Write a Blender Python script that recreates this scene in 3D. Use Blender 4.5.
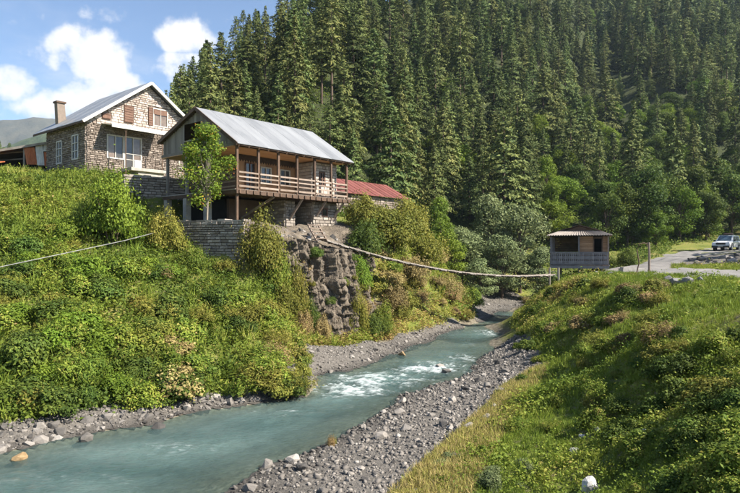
import bpy, bmesh, math, random
import numpy as np
from mathutils import Vector, Matrix

for o in list(bpy.data.objects):
    bpy.data.objects.remove(o)
sc = bpy.context.scene
COL = sc.collection
random.seed(7)
RNG = np.random.default_rng(11)

# ------------------------------------------------------------------ camera, sky, sun, exposure
FPX = 600.0            # focal length in photograph pixels (740 wide); world origin = the photographer's eye
HORIZON = 250.0
cam_data = bpy.data.cameras.new("camera")
cam_data.lens = 36.0 * FPX / 740.0
cam_data.sensor_width = 36.0
cam_data.shift_y = (HORIZON - 246.5) / 740.0
cam_data.clip_start = 0.1
cam_data.clip_end = 9000.0
cam = bpy.data.objects.new("camera", cam_data)
cam.location = (0, 0, 0)
cam.rotation_euler = (math.pi / 2, 0, 0)
COL.objects.link(cam)
sc.camera = cam

SUN = Vector((1.0, -0.32, 1.0)).normalized()      # direction towards the sun
SUN_EL = math.asin(SUN.z)
SUN_AZ = math.atan2(SUN.x, SUN.y)

world = bpy.data.worlds.new("World")
sc.world = world
world.use_nodes = True
wn, wl = world.node_tree.nodes, world.node_tree.links
wn.clear()


def wnode(t, **kw):
    n = wn.new(t)
    for k, v in kw.items():
        setattr(n, k, v)
    return n


def wmath(op, a, b=None, c=None, clamp=False):
    n = wnode("ShaderNodeMath", operation=op, use_clamp=clamp)
    for i, v in enumerate((a, b, c)):
        if v is None:
            continue
        if isinstance(v, (int, float)):
            n.inputs[i].default_value = v
        else:
            wl.new(v, n.inputs[i])
    return n.outputs[0]


sky = wnode("ShaderNodeTexSky", sky_type="NISHITA")
sky.sun_disc = False
sky.sun_elevation = SUN_EL
sky.sun_rotation = SUN_AZ
sky.altitude = 1600
sky.air_density = 1.0
sky.dust_density = 0.5
sky.ozone_density = 2.0
bg_sky = wnode("ShaderNodeBackground")
bg_sky.inputs["Strength"].default_value = 0.072
wl.new(sky.outputs[0], bg_sky.inputs["Color"])
bg_cloud = wnode("ShaderNodeBackground")
bg_cloud.inputs["Color"].default_value = (1.0, 0.98, 0.97, 1)
bg_cloud.inputs["Strength"].default_value = 0.42
tc = wnode("ShaderNodeTexCoord")
sep = wnode("ShaderNodeSeparateXYZ")
wl.new(tc.outputs["Generated"], sep.inputs[0])
# a flat cloud layer above: direction divided by its height
hz = wmath("ADD", wmath("MAXIMUM", sep.outputs["Z"], 0.0), 0.12)
cu, cv = wmath("DIVIDE", sep.outputs["X"], hz), wmath("DIVIDE", sep.outputs["Y"], hz)
comb = wnode("ShaderNodeCombineXYZ")
wl.new(cu, comb.inputs[0]); wl.new(cv, comb.inputs[1])
nz1 = wnode("ShaderNodeTexNoise")
nz1.inputs["Scale"].default_value = 1.1
nz1.inputs["Detail"].default_value = 9
nz1.inputs["Roughness"].default_value = 0.58
wl.new(comb.outputs[0], nz1.inputs["Vector"])
nz2 = wnode("ShaderNodeTexNoise")                      # puffy edges of the cumulus
nz2.inputs["Scale"].default_value = 11.0
nz2.inputs["Detail"].default_value = 10
nz2.inputs["Roughness"].default_value = 0.6
wl.new(tc.outputs["Generated"], nz2.inputs["Vector"])
# cumulus heaps: (photo x, photo y, half width, half height, weight)
heaps = [(10, 82, 32, 19, 1.1), (90, 60, 46, 30, 1.1), (108, 92, 66, 24, 1.05), (64, 42, 24, 19, 1.0), (184, 36, 34, 17, 1.05), (180, 60, 44, 10, .7), (115, 14, 34, 12, .62), (30, 52, 44, 9, .6), (168, 74, 50, 17, .75),
         (20, 18, 44, 9, .45), (40, 100, 40, 16, .6), (-90, 60, 60, 26, 1.0), (-190, 90, 60, 22, 1.0), (560, -120, 80, 30, 1.0), (320, -150, 90, 30, .9), (900, 40, 80, 30, 1.0)]
# photo x,y of a direction
yy = wmath("MAXIMUM", sep.outputs["Y"], 0.02)
pxn = wmath("MULTIPLY_ADD", wmath("DIVIDE", sep.outputs["X"], yy), FPX, 370.0)
pyn = wmath("MULTIPLY_ADD", wmath("DIVIDE", sep.outputs["Z"], yy), -FPX, HORIZON)
acc = None
for (hx, hy, hw, hh, wgt) in heaps:
    dx = wmath("DIVIDE", wmath("SUBTRACT", pxn, hx), hw)
    dy = wmath("DIVIDE", wmath("SUBTRACT", pyn, hy), hh)
    r2 = wmath("ADD", wmath("MULTIPLY", dx, dx), wmath("MULTIPLY", dy, dy))
    g = wmath("MULTIPLY", wmath("DIVIDE", 1.0, wmath("ADD", 1.0, wmath("MULTIPLY", r2, r2))), wgt)
    acc = g if acc is None else wmath("MAXIMUM", acc, g)
front = wmath("GREATER_THAN", sep.outputs["Y"], 0.05)
acc = wmath("MULTIPLY", acc, front)
d_heap = wmath("ADD", acc, wmath("MULTIPLY", wmath("SUBTRACT", nz2.outputs[0], 0.5), 3.0))
m_heap = wnode("ShaderNodeMapRange", interpolation_type="SMOOTHSTEP")
m_heap.inputs[1].default_value = 0.42; m_heap.inputs[2].default_value = 0.98
wl.new(d_heap, m_heap.inputs[0])
m_lay = wnode("ShaderNodeMapRange", interpolation_type="SMOOTHSTEP")
m_lay.inputs[1].default_value = 0.50; m_lay.inputs[2].default_value = 0.80
wl.new(nz1.outputs[0], m_lay.inputs[0])
mask = wmath("MAXIMUM", m_heap.outputs[0], wmath("MULTIPLY", m_lay.outputs[0], 0.55), clamp=True)
mask = wmath("MULTIPLY", mask, wmath("MULTIPLY_ADD", nz2.outputs[0], 0.35, 0.74), clamp=True)
mixw = wnode("ShaderNodeMixShader")
wl.new(mask, mixw.inputs[0]); wl.new(bg_sky.outputs[0], mixw.inputs[1]); wl.new(bg_cloud.outputs[0], mixw.inputs[2])
wout = wnode("ShaderNodeOutputWorld")
wl.new(mixw.outputs[0], wout.inputs["Surface"])

sun_data = bpy.data.lights.new("sun", "SUN")
sun_data.energy = 5.0
sun_data.angle = math.radians(0.53)
sun_data.color = (1.0, 0.93, 0.82)
sun = bpy.data.objects.new("sun", sun_data)
sun.rotation_euler = (-SUN).to_track_quat("-Z", "Y").to_euler()
sun.location = (60, 0, 60)
COL.objects.link(sun)

sc.view_settings.view_transform = "Standard"
sc.view_settings.look = "None"
sc.view_settings.gamma = 1.0
sc.view_settings.use_curve_mapping = False
sc.view_settings.exposure = 1.5
cy = sc.cycles
cy.max_bounces = 4
cy.diffuse_bounces = 2
cy.glossy_bounces = 2
cy.transmission_bounces = 2
cy.transparent_max_bounces = 6
cy.volume_bounces = 0
cy.use_denoising = True
cy.use_adaptive_sampling = True
cy.adaptive_threshold = 0.015
cy.caustics_reflective = False
cy.caustics_refractive = False
cy.sample_clamp_indirect = 6.0


# ------------------------------------------------------------------ helpers
def P(px, py, d):
    """the point seen at photograph pixel (px, py) at distance d along the valley"""
    return Vector(((px - 370.0) / FPX * d, d, (HORIZON - py) / FPX * d))


def _hash(ix, iy, s):
    n = (ix.astype(np.int64) * 374761393 + iy.astype(np.int64) * 668265263 + s * 974711) & 0x7FFFFFFF
    n = (n ^ (n >> 13)) * 1274126177 & 0x7FFFFFFF
    return ((n ^ (n >> 16)) & 0xFFFF) / 65535.0


def vnoise(x, y, s=0):
    x = np.asarray(x, float); y = np.asarray(y, float)
    ix, iy = np.floor(x), np.floor(y)
    fx, fy = x - ix, y - iy
    fx = fx * fx * (3 - 2 * fx); fy = fy * fy * (3 - 2 * fy)
    a, b = _hash(ix, iy, s), _hash(ix + 1, iy, s)
    c, d = _hash(ix, iy + 1, s), _hash(ix + 1, iy + 1, s)
    return (a * (1 - fx) + b * fx) * (1 - fy) + (c * (1 - fx) + d * fx) * fy


def fbm(x, y, octv=4, s=0):
    v, a, t = 0, 0.5, 0
    for i in range(octv):
        v = v + a * vnoise(x * 2 ** i + 17.3 * i, y * 2 ** i - 9.1 * i, s + i); t += a; a *= 0.5
    return v / t - 0.5


def sstep(a, b, x):
    t = np.clip((x - a) / (b - a), 0, 1)
    return t * t * (3 - 2 * t)


def link(o, parent=None):
    COL.objects.link(o)
    if parent is not None:
        o.parent = parent
    return o


def tag(o, label=None, cat=None, group=None, kind=None):
    if label: o["label"] = label
    if cat: o["category"] = cat
    if group: o["group"] = group
    if kind: o["kind"] = kind
    return o


def empty(name, loc, rz=0.0):
    o = bpy.data.objects.new(name, None)
    o.empty_display_size = 0.2
    o.location = loc
    o.rotation_euler = (0, 0, rz)
    return link(o)


def inst(name, mesh, parent=None, loc=(0, 0, 0), rot=(0, 0, 0), scale=(1, 1, 1)):
    o = bpy.data.objects.new(name, mesh)
    o.location = loc; o.rotation_euler = rot; o.scale = scale
    return link(o, parent)


def np_mesh(name, V, F, mat=None, tint=None, smooth=False, vattr=None):
    """V (n,3), F (m,k) with k = 3 or 4; tint per face; vattr {name: per-vertex array}"""
    V = np.asarray(V, np.float32); F = np.asarray(F, np.int32)
    me = bpy.data.meshes.new(name)
    m, k = F.shape
    me.vertices.add(len(V)); me.vertices.foreach_set("co", V.ravel())
    me.loops.add(m * k); me.loops.foreach_set("vertex_index", F.ravel())
    me.polygons.add(m)
    me.polygons.foreach_set("loop_start", np.arange(0, m * k, k, dtype=np.int32))
    me.polygons.foreach_set("loop_total", np.full(m, k, np.int32))
    if smooth:
        me.polygons.foreach_set("use_smooth", np.ones(m, bool))
    me.update(calc_edges=True)
    if tint is not None:
        a = me.attributes.new("tint", "FLOAT", "FACE")
        a.data.foreach_set("value", np.asarray(tint, np.float32))
    for nme, arr in (vattr or {}).items():
        a = me.attributes.new(nme, "FLOAT", "POINT")
        a.data.foreach_set("value", np.asarray(arr, np.float32))
    if mat is not None:
        me.materials.append(mat)
    return me


class MB:
    """collects boxes, beams, tubes and prisms into one mesh"""

    def __init__(self):
        self.v, self.f, self.t = [], [], []

    def add(self, vs, fs, tint=0.5):
        b = len(self.v)
        self.v += [tuple(p) for p in vs]
        for q in fs:
            self.f.append([b + i for i in q]); self.t.append(tint)
        return self

    BOXF = [(0, 3, 2, 1), (4, 5, 6, 7), (0, 1, 5, 4), (1, 2, 6, 5), (2, 3, 7, 6), (3, 0, 4, 7)]

    def box(self, x0, y0, z0, x1, y1, z1, tint=0.5):
        return self.add([(x0, y0, z0), (x1, y0, z0), (x1, y1, z0), (x0, y1, z0), (x0, y0, z1), (x1, y0, z1), (x1, y1, z1), (x0, y1, z1)], self.BOXF, tint)

    def beam(self, p0, p1, w, h, up=(0, 0, 1), tint=0.5):
        p0, p1 = Vector(p0), Vector(p1)
        d = (p1 - p0).normalized()
        u = Vector(up)
        if abs(d.dot(u)) > 0.98:
            u = Vector((1, 0, 0))
        s = d.cross(u).normalized()
        u = s.cross(d).normalized()
        vs = []
        for p in (p0, p1):
            for a, b in ((-1, -1), (1, -1), (1, 1), (-1, 1)):
                vs.append(p + s * (a * w / 2) + u * (b * h / 2))
        return self.add(vs, [(0, 3, 2, 1), (4, 5, 6, 7), (0, 1, 5, 4), (1, 2, 6, 5), (2, 3, 7, 6), (3, 0, 4, 7)], tint)

    def tube(self, pts, r, n=6, tint=0.5, cap=True):
        pts = [Vector(p) for p in pts]
        rs = r if isinstance(r, (list, tuple)) else [r] * len(pts)
        vs = []
        for i, p in enumerate(pts):
            d = (pts[min(i + 1, len(pts) - 1)] - pts[max(i - 1, 0)]).normalized()
            u = Vector((0, 0, 1)) if abs(d.z) < 0.9 else Vector((1, 0, 0))
            s = d.cross(u).normalized(); u = s.cross(d)
            for k in range(n):
                a = 2 * math.pi * k / n
                vs.append(p + (s * math.cos(a) + u * math.sin(a)) * rs[i])
        fs = []
        for i in range(len(pts) - 1):
            for k in range(n):
                fs.append((i * n + k, i * n + (k + 1) % n, (i + 1) * n + (k + 1) % n, (i + 1) * n + k))
        if cap:
            fs.append(tuple(range(n))[::-1]); fs.append(tuple((len(pts) - 1) * n + k for k in range(n)))
        return self.add(vs, fs, tint)

    def prism(self, poly, vec, tint=0.5):
        poly = [Vector(p) for p in poly]; vec = Vector(vec); n = len(poly)
        vs = poly + [p + vec for p in poly]
        fs = [tuple(range(n))[::-1], tuple(range(n, 2 * n))] + [(i, (i + 1) % n, n + (i + 1) % n, n + i) for i in range(n)]
        return self.add(vs, fs, tint)

    def mesh(self, name, mat, smooth=False):
        me = bpy.data.meshes.new(name)
        me.from_pydata(self.v, [], self.f)
        bm = bmesh.new(); bm.from_mesh(me)
        bmesh.ops.recalc_face_normals(bm, faces=bm.faces)
        bm.to_mesh(me); bm.free()
        a = me.attributes.new("tint", "FLOAT", "FACE")
        a.data.foreach_set("value", np.asarray(self.t, np.float32))
        if smooth:
            me.polygons.foreach_set("use_smooth", np.ones(len(me.polygons), bool))
        if mat is not None:
            me.materials.append(mat)
        return me

    def build(self, name, mat, parent=None, smooth=False, **kw):
        return inst(name, self.mesh(name, mat, smooth), parent, **kw)


# ------------------------------------------------------------------ materials (all procedural)
def nt(mat):
    mat.use_nodes = True
    n, l = mat.node_tree.nodes, mat.node_tree.links
    n.clear()
    return n, l


def ramp(n, stops):
    r = n.new("ShaderNodeValToRGB")
    e = r.color_ramp.elements
    while len(e) < len(stops):
        e.new(0.5)
    for el, (p, c) in zip(e, stops):
        el.position = p; el.color = (*c, 1)
    return r


def mat_rough(name, stops, scale=3.0, rough=0.8, bump=0.3, bscale=None, metallic=0.0, stretch=(1, 1, 1), tint_w=0.0, rand_w=0.0, spec=0.3, detail=6, bdist=0.03):
    """noise-driven colour through a ramp; tint_w mixes in the per-piece value, rand_w the per-object one"""
    m = bpy.data.materials.new(name)
    n, l = nt(m)
    tcn = n.new("ShaderNodeTexCoord"); mp = n.new("ShaderNodeMapping")
    mp.inputs["Scale"].default_value = stretch
    l.new(tcn.outputs["Object"], mp.inputs[0])
    nz = n.new("ShaderNodeTexNoise"); nz.inputs["Scale"].default_value = scale; nz.inputs["Detail"].default_value = detail; nz.inputs["Roughness"].default_value = 0.62
    l.new(mp.outputs[0], nz.inputs["Vector"])
    fac = nz.outputs[0]

    def mth(op, a, b):
        q = n.new("ShaderNodeMath"); q.operation = op
        for i, v in enumerate((a, b)):
            if isinstance(v, (int, float)): q.inputs[i].default_value = v
            else: l.new(v, q.inputs[i])
        return q.outputs[0]
    if tint_w:
        at = n.new("ShaderNodeAttribute"); at.attribute_name = "tint"
        fac = mth("ADD", mth("MULTIPLY", fac, 1 - tint_w), mth("MULTIPLY", at.outputs["Fac"], tint_w))
    if rand_w:
        oi = n.new("ShaderNodeObjectInfo")
        fac = mth("ADD", mth("MULTIPLY", fac, 1 - rand_w), mth("MULTIPLY", oi.outputs["Random"], rand_w))
    r = ramp(n, stops); l.new(fac, r.inputs[0])
    b = n.new("ShaderNodeBsdfPrincipled")
    l.new(r.outputs[0], b.inputs["Base Color"])
    b.inputs["Roughness"].default_value = rough; b.inputs["Metallic"].default_value = metallic
    b.inputs["Specular IOR Level"].default_value = spec
    if bump:
        nb = n.new("ShaderNodeTexNoise"); nb.inputs["Scale"].default_value = bscale or scale * 4; nb.inputs["Detail"].default_value = 5
        l.new(mp.outputs[0], nb.inputs["Vector"])
        bp = n.new("ShaderNodeBump"); bp.inputs["Strength"].default_value = bump; bp.inputs["Distance"].default_value = bdist
        l.new(nb.outputs[0], bp.inputs["Height"]); l.new(bp.outputs[0], b.inputs["Normal"])
    o = n.new("ShaderNodeOutputMaterial"); l.new(b.outputs[0], o.inputs[0])
    return m


def mat_leaf(name, stops, transl=0.3, rand=0.25, val=0.35, rough=0.65, spec=.15):
    m = bpy.data.materials.new(name)
    n, l = nt(m)
    at = n.new("ShaderNodeAttribute"); at.attribute_name = "tint"
    r = ramp(n, stops); l.new(at.outputs["Fac"], r.inputs[0])
    oi = n.new("ShaderNodeObjectInfo")
    hs = n.new("ShaderNodeHueSaturation")
    mr = n.new("ShaderNodeMapRange"); mr.inputs[3].default_value = 0.5 - 0.03 * rand * 4 / 4; mr.inputs[4].default_value = 0.5 + 0.02 * rand
    mv = n.new("ShaderNodeMapRange"); mv.inputs[3].default_value = 1 - val; mv.inputs[4].default_value = 1 + val
    l.new(oi.outputs["Random"], mr.inputs[0])
    wn_ = n.new("ShaderNodeTexWhiteNoise"); wn_.noise_dimensions = "1D"; l.new(oi.outputs["Random"], wn_.inputs["W"])
    l.new(wn_.outputs["Value"], mv.inputs[0])
    l.new(mr.outputs[0], hs.inputs["Hue"]); l.new(mv.outputs[0], hs.inputs["Value"]); l.new(r.outputs[0], hs.inputs["Color"])
    b = n.new("ShaderNodeBsdfPrincipled"); b.inputs["Roughness"].default_value = rough; b.inputs["Specular IOR Level"].default_value = spec
    l.new(hs.outputs[0], b.inputs["Base Color"])
    t = n.new("ShaderNodeBsdfTranslucent"); l.new(hs.outputs[0], t.inputs["Color"])
    mx = n.new("ShaderNodeMixShader"); mx.inputs[0].default_value = transl
    l.new(b.outputs[0], mx.inputs[1]); l.new(t.outputs[0], mx.inputs[2])
    o = n.new("ShaderNodeOutputMaterial"); l.new(mx.outputs[0], o.inputs[0])
    return m


M = {}
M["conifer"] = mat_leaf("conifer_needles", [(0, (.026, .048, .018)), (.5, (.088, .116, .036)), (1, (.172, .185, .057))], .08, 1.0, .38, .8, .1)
M["conifer_far"] = mat_leaf("conifer_needles_far", [(0, (.028, .050, .020)), (.5, (.078, .108, .034)), (1, (.155, .172, .054))], .12, .3, .1, .8, .1)
M["broad"] = mat_leaf("broad_leaves", [(0, (.032, .060, .014)), (.5, (.080, .125, .022)), (1, (.17, .205, .035))], .3, .5, .25)
M["bright"] = mat_leaf("bright_leaves", [(0, (.06, .11, .015)), (.5, (.13, .20, .022)), (1, (.22, .29, .035))], .35, .5, .2)
M["willow"] = mat_leaf("willow_leaves", [(0, (.085, .115, .050)), (.5, (.165, .205, .088)), (1, (.26, .29, .13))], .3, .3, .15)
M["rowan"] = mat_leaf("rowan_leaves", [(0, (.06, .11, .015)), (.40, (.14, .21, .025)), (.74, (.25, .30, .035)), (.84, (.42, .24, .035)), (1, (.40, .13, .03))], .4, .1, .05)
M["herb"] = mat_leaf("herb_leaves", [(0, (.040, .078, .014)), (.35, (.105, .155, .022)), (.65, (.190, .238, .032)), (.86, (.28, .27, .055)), (1, (.29, .20, .08))], .3, .4, .2)
M["olive"] = mat_leaf("olive_leaves", [(0, (.075, .095, .018)), (.5, (.18, .185, .032)), (1, (.31, .265, .06))], .3, .5, .2)
M["dry"] = mat_leaf("dry_leaves", [(0, (.14, .105, .042)), (.5, (.27, .205, .082)), (1, (.40, .325, .14))], .25, .6, .2)
M["grass"] = mat_leaf("grass_blades", [(0, (.10, .15, .02)), (.45, (.18, .245, .034)), (.75, (.27, .30, .052)), (1, (.40, .32, .135))], .3, .2, .1)
M["bark"] = mat_rough("bark", [(.3, (.05, .036, .026)), (.7, (.15, .105, .075))], 6, .9, .5, stretch=(1, 1, .2))
M["palebark"] = mat_rough("pale_bark", [(.3, (.16, .13, .10)), (.7, (.32, .28, .22))], 6, .9, .3, stretch=(1, 1, .3))
M["old_wood"] = mat_rough("weathered_wood", [(.25, (.10, .085, .070)), (.5, (.19, .165, .14)), (.8, (.30, .27, .235))], 2.2, .85, .4, stretch=(1, 1, .15), rand_w=.35)
M["brown_wood"] = mat_rough("brown_wood", [(.25, (.055, .035, .024)), (.6, (.12, .075, .05)), (.9, (.19, .13, .09))], 3, .8, .3, rand_w=.25)
M["rail_wood"] = mat_rough("railing_wood", [(.25, (.17, .125, .095)), (.6, (.29, .225, .18)), (.9, (.40, .33, .27))], 3, .85, .3, rand_w=.35)
M["warm_wood"] = mat_rough("warm_plank", [(.25, (.21, .115, .06)), (.55, (.33, .19, .10)), (.85, (.43, .275, .16))], 2.5, .7, .25, stretch=(1, 1, .2), rand_w=.3)
M["ceiling_wood"] = mat_rough("ceiling_board", [(.25, (.40, .20, .085)), (.6, (.54, .30, .14)), (.9, (.64, .39, .20))], 2.5, .7, .2, stretch=(.2, 2, 1), rand_w=.2)
M["hut_wood"] = mat_rough("hut_plank", [(.25, (.20, .11, .06)), (.6, (.34, .20, .115)), (.9, (.45, .29, .18))], 2.5, .8, .25, stretch=(.2, 1, 1.5), rand_w=.35)
M["grey_wood"] = mat_rough("grey_board", [(.25, (.13, .12, .125)), (.6, (.21, .195, .20)), (.9, (.30, .28, .28))], 4, .8, .2, rand_w=.3)  # muted grey boards of the hut's deck and railings
M["zinc"] = mat_rough("grey_sheet_metal", [(.25, (.16, .165, .172)), (.5, (.25, .255, .262)), (.8, (.33, .335, .34))], 1.0, .42, .12, bscale=7, metallic=.25, stretch=(2.0, .35, .5), rand_w=.25, spec=.5)
M["red_metal"] = mat_rough("red_sheet_metal", [(.25, (.11, .036, .03)), (.6, (.17, .058, .047)), (.9, (.23, .105, .085))], 1.6, .5, .1, rand_w=.3)
M["rust"] = mat_rough("rusty_sheet", [(.25, (.26, .07, .025)), (.55, (.40, .125, .05)), (.85, (.50, .24, .13))], 2.2, .8, .2, stretch=(1, 1, .35))
M["whitewash"] = mat_rough("whitewash", [(.25, (.42, .40, .37)), (.6, (.60, .585, .55)), (.9, (.72, .70, .66))], 3, .8, .2)
M["white_paint"] = mat_rough("white_window_paint", [(.2, (.36, .33, .29)), (.6, (.50, .47, .42)), (.9, (.60, .57, .52))], 5, .6, .1)
M["concrete"] = mat_rough("concrete", [(.25, (.23, .21, .19)), (.6, (.36, .335, .30)), (.9, (.46, .435, .40))], 3, .85, .3)
M["asbestos"] = mat_rough("corrugated_sheet", [(.25, (.13, .11, .095)), (.6, (.225, .195, .172)), (.9, (.32, .285, .255))], 2.5, .8, .15, rand_w=.3)
M["mortar"] = mat_rough("mortar", [(.25, (.15, .12, .098)), (.6, (.22, .18, .15)), (.9, (.29, .245, .21))], 5, .95, .4)
M["pale_stone"] = mat_rough("pale_stone", [(.2, (.26, .205, .17)), (.45, (.41, .34, .29)), (.75, (.54, .47, .415))], 5, .9, .5, tint_w=.6)
M["grey_stone"] = mat_rough("grey_stone", [(.2, (.10, .08, .065)), (.5, (.205, .165, .135)), (.8, (.34, .285, .24))], 5, .9, .5, tint_w=.6)
M["wall_stone"] = mat_rough("dry_wall_stone", [(.2, (.15, .125, .105)), (.5, (.27, .235, .20)), (.8, (.40, .35, .30))], 5, .9, .5, tint_w=.6)
M["cliff"] = mat_rough("cliff_rock", [(.25, (.045, .038, .031)), (.5, (.125, .102, .077)), (.78, (.235, .195, .148))], 2.0, .95, 1.0, bscale=9, stretch=(1.2, 1.2, .65), detail=9, bdist=.12)
M["stone"] = mat_rough("river_stone", [(.2, (.045, .042, .040)), (.45, (.122, .111, .100)), (.7, (.21, .190, .170)), (.9, (.33, .305, .275))], 4, .85, .4, rand_w=.65)
M["stone_mass"] = mat_rough("river_pebbles", [(.2, (.045, .042, .040)), (.45, (.130, .117, .104)), (.7, (.225, .203, .18)), (.9, (.34, .315, .28))], 4, .85, .3, tint_w=.7)
M["gravel"] = mat_rough("gravel_bed", [(.25, (.060, .054, .047)), (.5, (.115, .104, .091)), (.8, (.19, .173, .152))], 9, .95, .9, bscale=22, detail=8, bdist=.05)
M["road"] = mat_rough("gravel_road", [(.25, (.125, .118, .112)), (.55, (.185, .176, .166)), (.85, (.25, .238, .222))], .9, .95, .5, bscale=14, detail=8)
M["white_rock"] = mat_rough("white_rock", [(.25, (.32, .31, .30)), (.7, (.50, .485, .47))], 6, .9, .5)
M["ochre_rock"] = mat_rough("ochre_rock", [(.25, (.16, .105, .05)), (.7, (.30, .205, .105))], 6, .6, .4)
M["pale_wood"] = mat_rough("sun_bleached_wood", [(.25, (.24, .205, .17)), (.6, (.37, .325, .28)), (.9, (.47, .42, .37))], 3, .85, .2, rand_w=.4)
M["cable"] = mat_rough("steel_cable", [(.3, (.10, .095, .09)), (.7, (.2, .19, .18))], 8, .5, 0, metallic=.5)
M["pipe"] = mat_rough("grey_pipe", [(.3, (.15, .15, .14)), (.7, (.25, .25, .235))], 4, .5, 0)
M["black"] = mat_rough("interior_shade", [(.3, (.010, .009, .008)), (.7, (.022, .019, .016))], 3, .9, 0)  # near-black tone that puts the shade inside openings into the colour
M["frieze"] = mat_rough("dark_frieze", [(.3, (.035, .025, .02)), (.7, (.07, .05, .04))], 6, .7, .1)
M["paint_body"] = mat_rough("silver_paint", [(.3, (.60, .61, .63)), (.7, (.70, .71, .72))], 2, .25, 0, metallic=.15, spec=.6)
M["tyre"] = mat_rough("tyre_rubber", [(.3, (.018, .018, .018)), (.7, (.035, .034, .033))], 8, .85, .1)
M["rim"] = mat_rough("wheel_rim", [(.3, (.35, .35, .36)), (.7, (.5, .5, .5))], 4, .35, 0, metallic=.7)
M["plastic"] = mat_rough("dark_plastic", [(.3, (.03, .03, .032)), (.7, (.05, .05, .052))], 5, .6, 0)
M["lamp_glass"] = mat_rough("headlight_glass", [(.3, (.55, .57, .6)), (.7, (.75, .77, .8))], 5, .12, 0, spec=.7)
M["luggage"] = mat_rough("luggage_canvas", [(.3, (.20, .12, .09)), (.7, (.32, .2, .16))], 4, .9, .2)
M["grey_rubble"] = mat_rough("rubble", [(.25, (.09, .088, .09)), (.55, (.19, .182, .178)), (.85, (.32, .31, .3))], 6, .9, .4, rand_w=.5)


def mat_glass(name, col, rough=.08):
    m = bpy.data.materials.new(name); n, l = nt(m)
    b = n.new("ShaderNodeBsdfPrincipled"); nz = n.new("ShaderNodeTexNoise"); nz.inputs["Scale"].default_value = 1.7
    tcn = n.new("ShaderNodeTexCoord"); l.new(tcn.outputs["Object"], nz.inputs["Vector"])
    r = ramp(n, [(.3, tuple(c * .5 for c in col)), (.7, col)]); l.new(nz.outputs[0], r.inputs[0]); l.new(r.outputs[0], b.inputs["Base Color"])
    b.inputs["Roughness"].default_value = rough; b.inputs["Specular IOR Level"].default_value = .7
    o = n.new("ShaderNodeOutputMaterial"); l.new(b.outputs[0], o.inputs[0])
    return m


M["glass"] = mat_glass("window_glass", (.05, .05, .05))
M["curtain"] = mat_glass("curtained_glass", (.20, .15, .115), .15)
M["car_glass"] = mat_glass("car_glass", (.06, .10, .14), .05)
M["shutter"] = mat_rough("brown_shutter", [(.25, (.10, .055, .038)), (.6, (.165, .095, .066)), (.9, (.23, .145, .105))], 4, .8, .2)


# ------------------------------------------------------------------ terrain
LEFT_EDGE = [(-34, -4), (-22, 6), (-15, 12), (-10, 16.3), (-9.2, 17.2), (-8.3, 18.1), (-6.9, 18.9), (-6.2, 20.2), (-4.6, 21.2), (-2.5, 22.6), (-2.3, 24.3), (-2.45, 26.3), (-.9, 27.3), (0, 28.9), (1.7, 32.4), (4.1, 37), (6.7, 42.3), (8.3, 45.6), (10.6, 51), (14.4, 58), (17.5, 66)]
RIGHT_EDGE = [(-18, -12), (-9, 1), (-5.4, 9), (-3.15, 13.8), (-2.6, 15.3), (-1.3, 16.8), (-.6, 18.3), (.4, 20.4), (1.2, 22.8), (2.5, 24.4), (3.8, 25.6), (5.4, 30), (7.1, 33), (8.7, 38.8), (10.8, 45.8), (13.2, 51), (17.2, 58), (20.5, 66)]
RIVER = np.array(LEFT_EDGE + RIGHT_EDGE[::-1])
WZ = -5.5


def in_poly(x, y, poly):
    poly = np.asarray(poly, float)
    r = np.zeros(np.shape(x), bool)
    n = len(poly)
    for i in range(n):
        x0, y0 = poly[i]; x1, y1 = poly[(i + 1) % n]
        if y0 == y1:
            continue
        c = ((y0 > y) != (y1 > y)) & (x < (x1 - x0) * (y - y0) / (y1 - y0) + x0)
        r ^= c
    return r


def poly_dist(x, y, pts):
    d = np.full(np.shape(x), 1e9)
    for (x0, y0), (x1, y1) in zip(pts[:-1], pts[1:]):
        dx, dy = x1 - x0, y1 - y0
        t = np.clip(((x - x0) * dx + (y - y0) * dy) / (dx * dx + dy * dy + 1e-9), 0, 1)
        d = np.minimum(d, np.hypot(x - x0 - t * dx, y - y0 - t * dy))
    return d


ROAD = [(42, 4), (30, 14), (21.5, 23), (17.6, 30.5), (17.2, 37), (18.9, 43), (22.3, 49.5), (28, 57), (36, 64.5), (43, 71), (55, 78), (75, 86)]

CTRL = [(x, y, WZ) for x, y in LEFT_EDGE] + [(x, y, WZ) for x, y in RIGHT_EDGE]
for (a, b) in zip(LEFT_EDGE[2::2], RIGHT_EDGE[2::2]):
    CTRL.append(((a[0] + b[0]) / 2, (a[1] + b[1]) / 2, -6.1))


def PD(px, d, z):
    CTRL.append(((px - 370.0) / FPX * d, d, z))


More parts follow.
